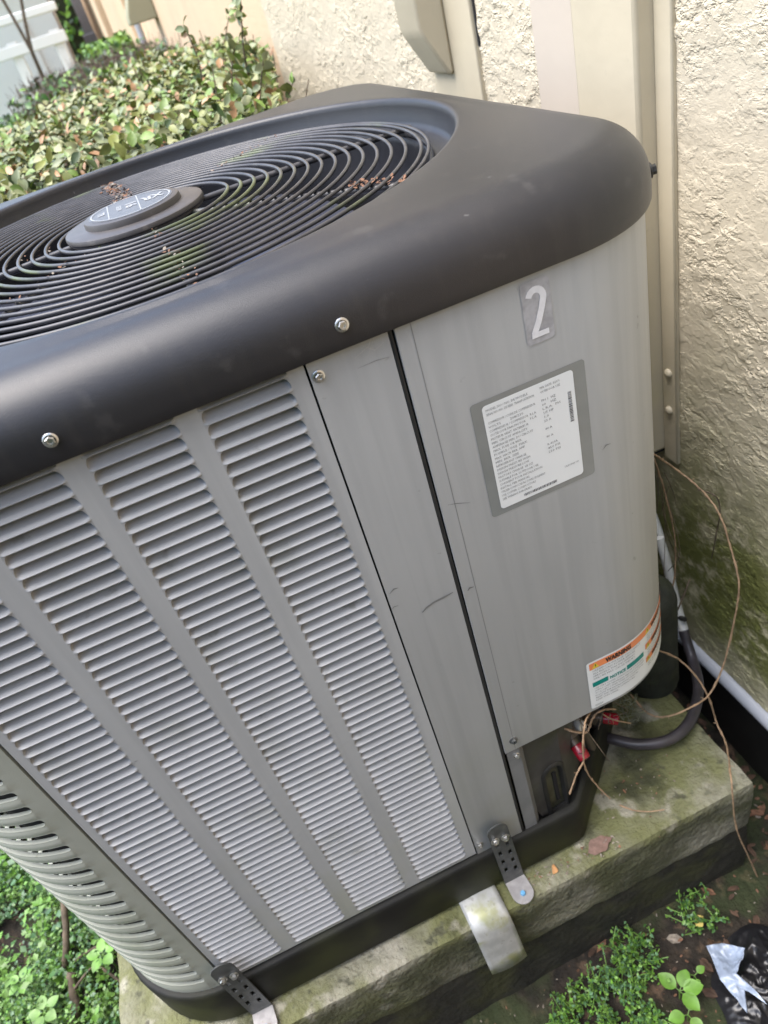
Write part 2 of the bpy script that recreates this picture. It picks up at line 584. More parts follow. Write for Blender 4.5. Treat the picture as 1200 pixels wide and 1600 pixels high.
# returned edges and the hem along the bottom
mb.add([(edges[0], 0, Z0L - .002), (edges[0], .006, Z0L - .002), (edges[0], .006, Z1L), (edges[0], 0, Z1L)], [(0, 1, 2, 3)])
mb.add([(edges[-1], 0, Z0L - .002), (edges[-1], .006, Z0L - .002), (edges[-1], .006, Z1L), (edges[-1], 0, Z1L)], [(0, 1, 2, 3)])
mb.add([(edges[0], 0, Z0L - .002), (edges[-1], 0, Z0L - .002), (edges[-1], .008, Z0L - .002), (edges[0], .008, Z0L - .002)], [(0, 1, 2, 3)])
louver_panel = part(mb, 'louver_panel', M['panel'], smooth=30, label='flat frame of the louvered front panel')

PITCH = .013885


def louver_mesh(width, pitch=PITCH):
    """one pressed louver: recessed at its top, proud at its lower lip, ends closed in a curve.
    local x 0..width, y depth (+ inwards), z 0 (top) .. -pitch"""
    mb = MB()
    prof = [(.0035, .0260), (-.0002, .0215), (-.0012, .0195), (-.0030, .0162), (-.0062, .0102), (-.0092, .0046), (-.0118, .0010), (-.0135, -.0022), (-.0141, -.0020), (-.0138, .0030)]
    insets = [.0080, .0078, .0048, .0022, .0010, .0003, .0, .0, .0, .0]
    P = []
    for (z, y), ins in zip(prof, insets):
        if z > 0:
            left = [(0, .0030), (ins, .0040), (ins + .0003, .85 * y), (ins + .0012, .95 * y), (ins + .0040, y)]
        elif y > 0 and ins > 0:
            left = [(0, 0), (ins, 0), (ins + .0003, .80 * y), (ins + .0012, .95 * y), (ins + .0040, y)]
        else:
            left = [(0, 0), (.0008, .25 * y), (.0022, .6 * y), (.0045, .9 * y), (.0075, y)]
        row = [(u, yy, z) for u, yy in left] + [(width * .5, y, z)] + [(width - u, yy, z) for u, yy in reversed(left)]
        P.append(row)
    mb.grid(P)
    # little end fillets that stay in the panel plane
    return mb.mesh('louver', M['louver'], 60)


nl = int((Z1L - ZB) / PITCH) + 1
lp_off = Vector(louver_panel.location) + Vector(ac.location)
for a, b in COLS:
    me = louver_mesh(b - a)
    for k in range(nl):
        z = ZB + PITCH * (k + 1)
        o = bpy.data.objects.new('louver', me)
        link(o, louver_panel)
        o.location = (a, 0, z)

# ---- slotted corner post, front left
def corner_post(sa, sb, u0, u1, zlo, zhi, pitch, zref, hh=.0062):
    mb = MB()
    ss = srange(sa, u0 - .0001, .012)[:-1] + [u0, u0 + .0008, u0 + .002, u0 + .004] + srange(u0 + .010, u1 - .010, .010) + \
        [u1 - .004, u1 - .002, u1 - .0008, u1] + srange(u1, sb, .012)[1:]
    k0 = int((zlo - zref) / pitch) + 1
    rows_z = []
    centers = []
    z = zref
    while z - pitch > zlo + .01: z -= pitch
    while z < zhi - .002:
        centers.append(z); z += pitch

    def h(s):
        if s <= u0 or s >= u1: return 0.0
        e = min(s - u0, u1 - s) / .005
        return hh if e >= 1 else hh * math.sqrt(max(0, 1 - (1 - e) ** 2))

    def row(f):
        return [f(s) for s in ss]
    prev = row(lambda s: cp(s, zlo))
    for zc in centers:
        # solid band below the slot, swelling outwards towards the slot's lower edge
        zb = zc - pitch / 2
        band = [prev]
        for t in (.25, .5, .75, .93):
            z0 = prev[0][2]
            def f(s, t=t, z0=z0):
                hs = h(s)
                m = min(1, hs / hh) if hh else 0
                zz = z0 + ((zc - hh - z0) * t)
                return cp(s, zz, .0011 * m * math.sin(math.pi * t))
            band.append(row(f))
        band.append(row(lambda s: cp(s, zc - h(s), .0003 * min(1, h(s) / hh))))
        mb.grid(band)
        # lower lip turned in, upper lip turned in
        i0 = ss.index(u0); i1 = ss.index(u1)
        lower = [cp(s, zc - h(s), .0003) for s in ss[i0:i1 + 1]]
        lower_in = [cp(s, zc - h(s) - .0006, -.005) for s in ss[i0:i1 + 1]]
        mb.grid([lower, lower_in])
        upper = [cp(s, zc + h(s), 0) for s in ss[i0:i1 + 1]]
        upper_in = [cp(s, zc + h(s) + .0004, -.005) for s in ss[i0:i1 + 1]]
        mb.grid([upper_in, upper])
        nxt = row(lambda s: cp(s, zc + h(s)))
        # level the row again just above the slot
        lev = row(lambda s: cp(s, zc + hh + .0012))
        # web between slot ends (left and right of slot) between the two rows is zero height there
        mb.grid([nxt, lev])
        prev = lev
        # side webs
        prev_z = zc + hh + .0012
    mb.grid([prev, row(lambda s: cp(s, zhi))])
    # fill between lower and upper rows where the slot is absent
    return mb


AL = RAD * math.pi / 2
sL = XL + RAD - AL                      # where the left side begins
mb = corner_post(sL - .030, SEAM_A - .0015, sL - .004, -.5105, .010, Z1L, .02745, .2640)
e = SEAM_A - .0015
mb.add([cp(e, .010), cp(e, .010, -.006), cp(e, Z1L, -.006), cp(e, Z1L)], [(0, 1, 2, 3)])
part(mb, 'corner_post', M['post'], smooth=50, label='slotted rounded corner post')

# ---- left side, back and right side: plain louvered faces seen only from beside
def side_face(name, P0, P1, nx, ny, zlo, zhi):
    mb = MB()
    P0 = Vector((*P0, 0)); P1 = Vector((*P1, 0)); nn = Vector((nx, ny, 0))
    L = (P1 - P0).length; d = (P1 - P0) / L
    k = 0; z = zhi
    while z - PITCH > zlo:
        a = P0 + Vector((0, 0, z)); b = P1 + Vector((0, 0, z))
        a2 = P0 + nn * .004 + Vector((0, 0, z - PITCH)); b2 = P1 + nn * .004 + Vector((0, 0, z - PITCH))
        a1 = a - nn * .006; b1 = b - nn * .006
        a3 = a2 - nn * .002; b3 = b2 - nn * .002
        mb.add([a1, b1, b2, a2, a3, b3], [(0, 1, 2, 3), (3, 2, 5, 4)])
        z -= PITCH
    for t in range(9):
        c = P0 + d * (L * t / 8)
        w = .010
        lo, hi = c - d * w + nn * .0045, c + d * w + nn * .0045
        mb.add([(lo.x, lo.y, zlo), (hi.x, hi.y, zlo), (hi.x, hi.y, zhi), (lo.x, lo.y, zhi)], [(0, 1, 2, 3)])
    o = part(mb, name, M['louver'], smooth=30)
    o['kind'] = 'stuff'
    return o


side_face('side_louvers', (XL, RAD + .03), (XL, YC + HALF - RAD), -1, 0, .012, Z1L)
side_face('side_louvers', (XL + RAD, YC + HALF), (XR - RAD, YC + HALF), 0, 1, .012, Z1L)
side_face('side_louvers', (XR, .30), (XR, YC + HALF - RAD), 1, 0, .012, Z1L)
for (cx, cy, a0) in ((XR - RAD, YC + HALF - RAD, 0), (XL + RAD, YC + HALF - RAD, 90)):
    mb = MB()
    rows = [[(cx + (RAD + .002) * math.cos(math.radians(a0 + 9 * k)), cy + (RAD + .002) * math.sin(math.radians(a0 + 9 * k)), z) for k in range(11)] for z in (.012, Z1L)]
    mb.grid(rows)
    part(mb, 'corner_post', M['post'])

# ---- narrow plain panel and curved access panel
part(shell(SEAM_B + .0012, SEAM_C - .002, .003, Z1L, .0002), 'narrow_panel', M['panel'], label='narrow plain panel with scuff marks')
# dark rounded bead between them
mb = MB()
mb.grid([[(SEAM_C - .002, .004, z), (SEAM_C - .0012, -.0002, z), (SEAM_C - .0002, -.0014, z), (SEAM_C + .0012, -.0013, z), (SEAM_C + .0024, .0, z), (SEAM_C + .0026, .004, z)] for z in (.003, .25, .5, Z1L)])
part(mb, 'seam_strip', M['dark'], smooth=60, label='dark strip beside the access panel')
S_END = XR - RAD + AL + .17
acc = shell(.0048, S_END, .222, Z1L, .0030, step=.010)
part(acc, 'access_panel', M['panel'], smooth=50, label='smooth curved access panel with water streaks')
# thin line where the panel folds, beside the strip
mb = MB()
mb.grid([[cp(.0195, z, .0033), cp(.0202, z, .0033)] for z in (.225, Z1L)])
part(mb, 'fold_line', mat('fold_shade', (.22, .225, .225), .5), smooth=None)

# ---- service recess below the access panel
def rec_pt(t, z, off=0):
    """front strip -> valve plate -> diagonal, t in metres along"""
    pts = [Vector((.0065, .0)), Vector((.026, .000)), Vector((.034, .010)), Vector((.092, .018)), Vector((.112, .030)), Vector((.215, .150)), Vector((.30, .25))]
    acc_ = 0
    for i in range(len(pts) - 1):
        l = (pts[i + 1] - pts[i]).length
        if t <= acc_ + l or i == len(pts) - 2:
            p = pts[i].lerp(pts[i + 1], (t - acc_) / l)
            d = (pts[i + 1] - pts[i]).normalized()
            nrm = Vector((d.y, -d.x))
            p = p + nrm * off
            return (p.x, p.y, z)
        acc_ += l


brk = [0]
_pts = [Vector((.0065, .0)), Vector((.026, .000)), Vector((.034, .010)), Vector((.092, .018)), Vector((.112, .030)), Vector((.215, .150)), Vector((.30, .25))]
for i in range(len(_pts) - 1): brk.append(brk[-1] + (_pts[i + 1] - _pts[i]).length)
mb = MB()
mb.grid([[rec_pt(t + 1e-6, z) for t in brk[:3]] for z in (.004, .230)])
part(mb, 'recess_edge', mat('recess_grey', (.17, .175, .18), .45, var=.15, vscale=20), smooth=50)
M['valveplate'] = mat('valve_plate_dark_steel', (.060, .058, .055), .45, .1, var=.25, vscale=25,
                      layers=(((.10, .10, .095), 30, .5, .7, .5, U), ((.05, .055, .022), 14, .5, .7, .6, U)))
# plate with an obround opening
mb = MB()
ta, tb = brk[2], brk[3]
tc_, zc_, hw, hz, rr = (ta + tb) / 2 + .010, .050, .0145, .062, .0145


def obround(r_add, n=28):
    P = []
    for k in range(n):
        a = 2 * math.pi * k / n
        c, s_ = math.cos(a), math.sin(a)
        r = rr + r_add
        P.append((tc_ + r * c, zc_ + r * s_ + (hz - rr) * (1 if s_ > 1e-9 else (-1 if s_ < -1e-9 else 0))))
    return P


def rect(n=28):
    P = []
    for k in range(n):
        a = 2 * math.pi * k / n
        c, s_ = math.cos(a), math.sin(a)
        q = max(abs(c), abs(s_))
        tx = c / q; tz = s_ / q
        P.append((ta + (tb - ta) * (tx + 1) / 2, .004 + .226 * (tz + 1) / 2))
    return P


mb.grid([[rec_pt(t, z) for t, z in rect()], [rec_pt(t, z) for t, z in obround(.006)], [rec_pt(t, z) for t, z in obround(.001)],
         [rec_pt(t, z, -.006) for t, z in obround(.0)]], closed_v=True)
mb.grid([[rec_pt(t, z) for z in (.004, .08, .16, .230)] for t in brk[3:]], flip=False)
plate = part(mb, 'valve_plate', M['valveplate'], smooth=50, label='dark plate under the access panel')
mb = MB()
mb.grid([[rec_pt(t, z, .0005) for t, z in obround(.0075)], [rec_pt(t, z, .0035) for t, z in obround(.005)],
         [rec_pt(t, z, .0035) for t, z in obround(.001)], [rec_pt(t, z, -.004) for t, z in obround(-.002)]], closed_v=True)
part(mb, 'rubber_grommet', M['dark'], smooth=60)
mb = MB()
mb.add([rec_pt(t, z, -.006) for t, z in obround(.004)], [tuple(range(28))])
M['mossplate'] = mat('mossy_inner_plate', (.075, .075, .045), .7, var=.3, vscale=60)
part(mb, 'inner_plate', M['mossplate'], smooth=None)
mb = MB()
mb.box(rec_pt(tc_ + .0005, .012, -.0058)[:2] + (.012,), (rec_pt(tc_ + .0005, 0)[0] + .0055, rec_pt(tc_, 0)[1] + .004, .088))
part(mb, 'cut_slot', M['inside'], smooth=None)

# service valves with red caps
def valve(name, p, d, scale, label):
    d = Vector(d).normalized()
    Mx = Matrix.Translation(Vector(p)) @ d.to_track_quat('Z', 'Y').to_matrix().to_4x4()
    b = MB()
    b.lathe([(0, -.03), (.011 * scale, -.03), (.011 * scale, -.005), (.008 * scale, -.004), (.008 * scale, .010), (0, .010)], Mx, 16)
    b.box((-.012 * scale, -.009 * scale, -.024), (.012 * scale, .009 * scale, -.006), M=Mx)
    v = part(b, 'service_valve', M['brass'], smooth=40)
    c = MB()
    c.lathe([(.0065 * scale, .004), (.0105 * scale, .005), (.0110 * scale, .008), (.0110 * scale, .024), (.0098 * scale, .028), (.004 * scale, .0295), (0, .0296)], Mx, 20)
    part(c, 'valve_cap', M['red'], v, smooth=50, label=label)
    return v


valve('v', (0.1256, 0.0400, 0.1032), (.1, -.85, -.45), .90, 'red plastic valve cap, the lower one')
valve('v', (0.1951, 0.0800, 0.0685), (.75, -.6, .0), .85, 'red plastic valve cap, the rear one')
b = MB()
Mx = Matrix.Translation((0.1475, 0.0600, 0.1072)) @ Vector((.2, -.8, .35)).to_track_quat('Z', 'Y').to_matrix().to_4x4()
b.lathe([(.009, -.02), (.009, .006), (.007, .009), (0, .009)], Mx, 16)
part(b, 'white_fitting', M['whitepipe'], smooth=40)
b = MB()
b.tube([(.150, .085, .16), (.152, .083, .11), (.16, .075, .06), (.17, .075, .01)], .008, 10)
b.tube([(.20, .13, .17), (.205, .125, .10), (.20, .115, .02)], .010, 10)
part(b, 'copper_stub', M['brass'], smooth=60)

# ---- cap (top cover)
mb = MB()
ol = outline(n_arc=20, n_side=20, half=HALF + .010, r=.150)
prof = [(.0035, .8700), (.0010, .8672), (0.0, .8700), (0.0, .8790)]
ZC = .9375; RX = .056; RZ = .056
for k in range(1, 15):
    a = math.radians(90 * k / 14)
    ex = 2 / 2.15
    prof.append((RX * (1 - math.cos(a) ** ex), .8815 + RZ * math.sin(a) ** ex))
rows = []
# inner lip underneath
rows.append([(x - nx * .010, y - ny * .010, .8760) for x, y, nx, ny in ol])
for ins, z in prof:
    rows.append([(x - nx * ins, y - ny * ins, z) for x, y, nx, ny in ol])
last = rows[-1]
RCX, RCY, RR = -.152, .464, .411
circ = []
for (x, y, nx, ny), p in zip(ol, last):
    a = math.atan2(p[1] - RCY, p[0] - RCX)
    circ.append((math.cos(a), math.sin(a)))
for t in (.25, .5, .75):
    rows.append([(p[0] + (RCX + RR * c - p[0]) * t, p[1] + (RCY + RR * s_ - p[1]) * t, ZC + .0040 * t) for p, (c, s_) in zip(last, circ)])
for R_, z in ((RR, .9415), (RR - .0025, .9412), (RR - .0050, .9398), (RR - .0068, .9368), (RR - .0076, .9320), (RR - .0086, .9120), (RR - .0120, .9075),
              (RR - .0170, .9055), (RR - .028, .9045), (.3700, .9035), (.3680, .9015), (.3665, .8950), (.3660, .78), (.372, .70)):
    rows.append([(RCX + R_ * c, RCY + R_ * s_, z) for c, s_ in circ])
mb.grid(rows, closed_v=True)
top_cover = part(mb, 'top_cover', M['cap'], smooth=60, label='dark brown grey moulded top cover')

# ---- fan grille
GX, GY = -.155, .470
mb = MB()


def gz(r):                       # slight dome
    return .9185 + .008 * (1 - (r / .37) ** 2)


NS = 8
strut_meshes = []
radii = [.3730, .3640] + [.3450 - .0178 * k for k in range(14)]
mb.tube([(GX + .3755 * math.cos(2 * math.pi * k / 96), GY + .3755 * math.sin(2 * math.pi * k / 96), .9075) for k in range(97)], .0026, 8, caps=False)
grille = part(mb, 'fan_grille', M['wire'], smooth=80, label='round wire fan guard with dirt and moss on it')
for r in radii:
    b = MB()
    n = 120
    ph = r * 7
    P = []
    for k in range(n):
        a = 2 * math.pi * k / n
        wob = .0006 * math.sin(3 * a + ph) + .0004 * math.sin(7 * a + ph * 2)
        cxr, z0 = r + wob, gz(r)
        P.append([(GX + (cxr + .0024 * math.cos(q)) * math.cos(a), GY + (cxr + .0024 * math.cos(q)) * math.sin(a), z0 + .0024 * math.sin(q)) for q in [2 * math.pi * j / 8 for j in range(8)]])
    b.grid(P, closed_u=True, closed_v=True, flip=True)
    part(b, 'ring', M['wire'], grille, smooth=80)
for k in range(NS):
    a = math.radians(45 * k + 3)
    b = MB()
    P = []
    for t in range(15):
        r = .06 + (.386 - .06) * t / 14
        P.append((GX + r * math.cos(a), GY + r * math.sin(a), (gz(min(r, .37)) - .0062) if r < .375 else .9125))
    b.tube(P, .0040, 8)
    part(b, 'strut', M['wire'], grille, smooth=80)
# hub plate and badge
HB = Matrix.Translation((GX - .010, GY + .005, .9255))
b = MB()
b.lathe([(0, -.004), (.0900, -.004), (.0900, -.001), (.0925, .001), (.0925, .0035), (.0915, .0060), (.089, .0070), (.0655, .0072), (.0645, .0076), (.0640, .0125), (.0630, .0148), (.0600, .0158), (0, .0158)], HB, 64)
hub = part(b, 'hub_plate', M['hub'], grille, smooth=40, label='stepped round hub plate')
b = MB()
b.lathe([(0, .0163), (.0555, .0163), (.0560, .0161)], HB, 48)
part(b, 'badge', M['badge'], smooth=None, label='round grey badge with white markings')
mk = MB()
Pr = [[HB @ Vector((r * math.cos(2 * math.pi * k / 48), r * math.sin(2 * math.pi * k / 48), .0168)) for k in range(48)] for r in (.0515, .0535)]
mk.grid(Pr, closed_v=True)


def hbox(u0, v0, u1, v1):
    mk.add([HB @ Vector((u0, v0, .0168)), HB @ Vector((u1, v0, .0168)), HB @ Vector((u1, v1, .0168)), HB @ Vector((u0, v1, .0168))], [(0, 1, 2, 3)])


hbox(.0100, -.0510, .0115, .0510)
hbox(-.0305, -.0425, -.0290, .0425)


# ---- text
def text_polys(txt, size, bold=0.0, res=2):
    cu = bpy.data.curves.new('t', 'FONT')
    cu.body = txt; cu.size = size; cu.resolution_u = res; cu.fill_mode = 'FRONT'
    cu.offset = bold
    ob = bpy.data.objects.new('t', cu)
    COL.objects.link(ob)
    dg = bpy.context.evaluated_depsgraph_get(); dg.update()
    me = bpy.data.meshes.new_from_object(ob.evaluated_get(dg))
    vs = [tuple(v.co) for v in me.vertices]; fs = [tuple(p.vertices) for p in me.polygons]
    bpy.data.objects.remove(ob); bpy.data.curves.remove(cu); bpy.data.meshes.remove(me)
    w = max((v[0] for v in vs), default=0)
    return vs, fs, w


def put_text(mb, txt, size, fn, u, v, width=None, bold=0.0, rot=0, res=2, mi=0):
    vs, fs, w = text_polys(txt, size, bold, res)
    if not vs: return 0
    k = (width / w) if width else 1.0
    c, s_ = math.cos(rot), math.sin(rot)
    mb.add([fn(u + x * k * c - y * s_, v + x * k * s_ + y * c) for x, y, _ in vs], fs, mi)
    return w * k


hfn = lambda u, v: HB @ Vector((u, v, .0168))
put_text(mk, 'XR', .030, hfn, .0440, .0145, width=.030, bold=.0012, rot=math.radians(180))
put_text(mk, '16', .020, hfn, -.006, .018, width=.030, bold=.0008, rot=math.radians(-90))
put_text(mk, 'SEER', .0085, hfn, -.018, .018, width=.030, bold=.0002, rot=math.radians(-90))
put_text(mk, 'TR', .012, hfn, -.043, .010, width=.018, bold=.0006, rot=math.radians(-90))
part(mk, 'badge_print', mat('faded_badge_print', (.30, .31, .32), .4), smooth=None)

# ---- fan, motor and dark well below the guard
b = MB()
b.lathe([(.372, .71), (.366, .60), (.2, .55), (0, .55)], Matrix.Translation((RCX, RCY, 0)), 48)
part(b, 'fan_shroud', M['inside'], smooth=50)
b = MB()
b.lathe([(0, .89), (.05, .89), (.075, .880), (.08, .86), (.08, .78), (0, .78)], Matrix.Translation((GX, GY, 0)), 32)
motor = part(b, 'fan_motor', M['dark'], smooth=40)
for k in range(4):
    b = MB()
    P = []
    for i in range(9):
        r = .07 + .27 * i / 8
        row = []
        for j in range(9):
            t = j / 8
            a = math.radians(90 * k + 20 + (62 - 12 * i / 8) * t)
            row.append((GX + r * math.cos(a), GY + r * math.sin(a), .845 - .055 * (1 - t) + .015 * math.sin(t * 3.1)))
        P.append(row)
    b.grid(P)
    part(b, 'fan_blade', M['fan'], motor, smooth=80)
# orifice tab seen at the front of the well
b = MB()
b.box((-.105, .100, .893), (-.075, .125, .896))
part(b, 'metal_clip', M['galv'], smooth=None)

# ---- screws
def screw(p, nrm, r=.0052, parent=ac, m='screw'):
    nrm = Vector(nrm).normalized()
    Mx = Matrix.Translation(Vector(p)) @ nrm.to_track_quat('Z', 'Y').to_matrix().to_4x4() @ Matrix.Rotation(rnd.random() * 3, 4, 'Z')
    b = MB()
    b.lathe([(r * 1.35, 0), (r * 1.35, r * .18), (r * 1.2, r * .30), (r * .95, r * .34)], Mx, 18)
    # hexagonal head
    hexp = [(r * .88 * math.cos(math.radians(60 * k)), r * .88 * math.sin(math.radians(60 * k))) for k in range(6)]
    inn = [(x * .55, y * .55) for x, y in hexp]
    z0, z1 = r * .30, r * 1.05
    b.grid([[Mx @ Vector((x, y, z0)) for x, y in hexp], [Mx @ Vector((x, y, z1 * .93)) for x, y in hexp],
            [Mx @ Vector((x * .9, y * .9, z1)) for x, y in hexp], [Mx @ Vector((x, y, z1)) for x, y in inn],
            [Mx @ Vector((x * .9, y * .9, z1 - r * .35)) for x, y in inn]], closed_v=True)
    b.add([Mx @ Vector((x * .9, y * .9, z1 - r * .35)) for x, y in inn], [tuple(range(6))])
    return part(b, 'screw', M[m], parent, smooth=30)


for s_ in (-.0391, -.2870, -.535):
    screw((s_, -.0105, .8885), (0, -1, .12), .0045)
# one on the rounded right corner of the cap, seen edge on
x, y, nx, ny = cont(XR - RAD + .155, .0105)
screw((x, y, .8850), (nx, ny, .1), .0055, m='dark')
screw((-.0700, -.0005, .8490), (0, -1, 0), .0043)
screw((-.0702, -.0005, .0352), (0, -1, 0), .0042)
screw((.0200, -.0030, .2447), (0, -1, 0), .0046, m='bracket')
screw((.0200, -.0000, .2043), (0, -1, 0), .0040)

# ---- decals
def flat_shape(mb, pts, off, mi=0, step=.01):
    """filled strip polygon given as rows: list of (s, zlo, zhi)"""
    ss = sorted(set([p[0] for p in pts]))
    mb.grid([[cp(s, zl, off), cp(s, zh, off)] for s, zl, zh in pts], mi=mi)


def rrect(s0, s1, z0, z1, r, n=5):
    """rows for a rounded rectangle"""
    rows = []
    for k in range(n + 1):
        a = math.pi / 2 * k / n
        ins = r * (1 - math.sin(a)); rows.append((s0 + r * (1 - math.cos(a)), z0 + ins, z1 - ins))
    m = srange(s0 + r, s1 - r, .008)
    rows += [(s, z0, z1) for s in m[1:-1]]
    for k in range(n, -1, -1):
        a = math.pi / 2 * k / n
        ins = r * (1 - math.sin(a)); rows.append((s1 - r * (1 - math.cos(a)), z0 + ins, z1 - ins))
    return rows


AO = .0030                      # access panel surface
# number 2
b = MB(); flat_shape(b, rrect(.1245, .1538, .7985, .8590, .004), AO + .0006)
num = part(b, 'number_decal', M['reflect'], smooth=None, label='grey reflective sticker with a white 2')
b = MB()
fn2 = lambda u, v: cp(u, v, AO + .0010)
# drawn as a thick stroke
path = []
for k in range(13):
    a = math.radians(165 - 195 * k / 12)
    path.append((.1388 + .0075 * math.cos(a), .8420 + .0082 * math.sin(a)))
path += [(.1440, .8330), (.1385, .8190), (.1330, .8085)]
W = .0032
L_, R_ = [], []
for i, p in enumerate(path):
    a_ = path[max(0, i - 1)]; c_ = path[min(len(path) - 1, i + 1)]
    d = Vector((c_[0] - a_[0], c_[1] - a_[1])).normalized()
    L_.append(fn2(p[0] - d.y * W, p[1] + d.x * W)); R_.append(fn2(p[0] + d.y * W, p[1] - d.x * W))
b.grid([L_, R_])
fn3 = lambda u, v: cp(u, v, AO + .0013)
b.add([fn3(.1298, .8045), fn3(.1478, .8045), fn3(.1478, .8098), fn3(.1303, .8098)], [(0, 1, 2, 3)])
part(b, 'digit', M['decal_white'], smooth=None)

# rating label
b = MB(); flat_shape(b, rrect(.0565, .1808, .6240, .7635, .004), AO + .0004)
lam = part(b, 'rating_label', M['lamin'], smooth=None, label='white data label in a glossy grey surround')
b = MB(); flat_shape(b, rrect(.0680, .1672, .6305, .7575, .004), AO + .0008)
part(b, 'label_sheet', M['white'], lam, smooth=None)
fl = lambda u, v: cp(u, v, AO + .0011)
b = MB()
lines = [('MODEL NO./ NO. DE MODELE', 'MFR. DATE  3/2019', 0), ('SERIAL NO./ NO. DE SERIE  TRANSPORTATION', 'OUTDOOR USE', 0), None,
         ('COMPRESSOR / CODE DE COMPRESSEUR', 'PH 1  HZ', 60), ('VOLTS        208/230', '60    HZ', 0),
         ('COMPRESSEUR / COMPRESSOR  R.L.A.', 'L.R.A.  PH', 0), ('OUTDOOR FAN MOTOR     F.L.A.', '1/5 HP', 0),
         ('MOTEUR VENT. EXTERIEUR', '1.0', 0), ('MIN. CIRCUIT AMPACITY', '23 A', 0), ('AMPERAGE MIN. DU CIRCUIT', '', 0),
         ('MAX. FUSE OR BKR.', '40 A', 0), ('FUSIBLE / DISJ. MAX.', '', 0), ('MAX. HACR BKR. AMP', '40 A', 0),
         ('MIN. BKR. SIZE', '', 0), ('REFRIGERANT CHARGE', 'R-410A', 0), ('DESIGN PRESSURE HIGH', '450 PSI', 0), ('DESIGN PRESSURE LOW', '250 PSI', 0),
         ('FACTORY CHARGE  LB OZ', '', 0), ('SUITABLE FOR OUTDOOR USE', '', 0), ('CONVIENT POUR INSTALLATION', '', 0), ('INSTALL PER MANUAL', '', 0),
         ('UTILISER CONDUCTEURS CUIVRE SEULEMENT', '', 0), ('USE COPPER CONDUCTORS', '', 0), ('SEE WIRING DIAGRAM', '', 0)]
z = .7505
for i, ln in enumerate(lines):
    if ln:
        put_text(b, ln[0], .0037, fl, .0712, z, width=min(.052, .00190 * len(ln[0])), res=1)
        if ln[1]:
            put_text(b, ln[1], .0037, fl, .1300, z, width=min(.022, .0020 * len(ln[1])), res=1)
    z -= .00475
put_text(b, 'CALIFORNIA USA', .0030, fl, .1460, .6480, width=.017, res=1)
part(b, 'label_text', M['ink'], lam, smooth=None)['kind'] = 'stuff'
b = MB()
zz = .7350
while zz > .7000:                                     # upright bar code at the right edge
    h_ = rnd.choice((.0005, .0008, .0012))
    b.add([fl(.1590, zz), fl(.1630, zz), fl(.1630, zz - h_), fl(.1590, zz - h_)], [(0, 1, 2, 3)])
    zz -= h_ + rnd.choice((.0006, .0008))
u = .0960
while u < .1350:                                      # lower bar code
    h_ = rnd.choice((.0005, .0008, .0012))
    b.add([fl(u, .6345), fl(u + h_, .6345), fl(u + h_, .6378), fl(u, .6378)], [(0, 1, 2, 3)])
    u += h_ + rnd.choice((.0006, .0008))
part(b, 'bar_code', M['ink2'], lam, smooth=None)['kind'] = 'stuff'

# warning label wrapping the corner
W0, W1, WZ0, WZ1 = .1405, .345, .2285, .3260
b = MB(); flat_shape(b, rrect(W0, W1, WZ0, WZ1, .004), AO + .0006)
warn = part(b, 'warning_label', M['white'], smooth=60, label='white warning label with orange and teal bands wrapping the corner')
SPL = .2360                                          # column split
fw = lambda u, v: cp(u, v, AO + .0014)
b = MB()


def band(mb_, s0, s1, z0, z1, off=AO + .0010, mi=0):
    mb_.grid([[cp(s, z0, off), cp(s, z1, off)] for s in srange(s0, s1, .008)], mi=mi)


# materials: 0 orange, 1 teal, 2 yellow, 3 black, 4 grey ink
band(b, W0 + .004, W1 - .003, WZ1 - .0155, WZ1 - .0030, mi=0)
band(b, W0 + .006, W0 + .030, WZ1 - .0520, WZ1 - .0430, mi=1)
band(b, W0 + .060, SPL - .003, WZ1 - .0520, WZ1 - .0430, mi=1)
for zt in (WZ1 - .034, WZ1 - .062):
    band(b, SPL + .002, W1 - .003, zt - .0105, zt, mi=0)


def tri(u, v, s=.0055):
    b.add([fw(u - s, v - s * .8), fw(u + s, v - s * .8), fw(u, v + s)], [(0, 1, 2)], 2)
    b.add([cp(u - .0005, v - s * .3, AO + .0017), cp(u + .0005, v - s * .3, AO + .0017), cp(u + .0007, v + s * .55, AO + .0017), cp(u - .0007, v + s * .55, AO + .0017)], [(0, 1, 2, 3)], 3)


tri(W0 + .013, WZ1 - .0095)
tri(SPL + .008, WZ1 - .0095); tri(SPL + .008, WZ1 - .0395); tri(SPL + .008, WZ1 - .0675)
put_text(b, 'WARNING', .0115, fw, W0 + .029, WZ1 - .0132, width=.040, bold=.0006, mi=3)
for zt in (WZ1 - .0132, WZ1 - .0432, WZ1 - .0712):
    put_text(b, 'WARNING', .0100, fw, SPL + .018, zt, width=.040, bold=.0005, mi=3)
put_text(b, 'NOTICE', .0085, fw, W0 + .0325, WZ1 - .0508, width=.025, bold=.0003, mi=1)
txts = ['HAZARDOUS VOLTAGE. DISCONNECT', 'ALL ELECTRIC POWER BEFORE', 'SERVICING THIS EQUIPMENT.', 'FAILURE MAY CAUSE INJURY.', '']
z = WZ1 - .0205
for t in txts:
    if t: put_text(b, t, .0045, fw, W0 + .008, z, width=min(.082, .0027 * len(t)), res=1, mi=4)
    z -= .0055
z = WZ1 - .0570
for t in ('USE ONLY COPPER CONDUCTORS FOR POWER', 'SUPPLY. UNIT TERMINALS ARE NOT DESIGNED', 'TO ACCEPT OTHER TYPES OF CONDUCTORS.', 'FOLLOW THE INSTALLATION MANUAL.', 'READ THE SERVICE LITERATURE.', 'KEEP THIS LABEL.'):
    put_text(b, t, .0040, fw, W0 + .008, z, width=min(.084, .0023 * len(t)), res=1, mi=4)
    z -= .0052
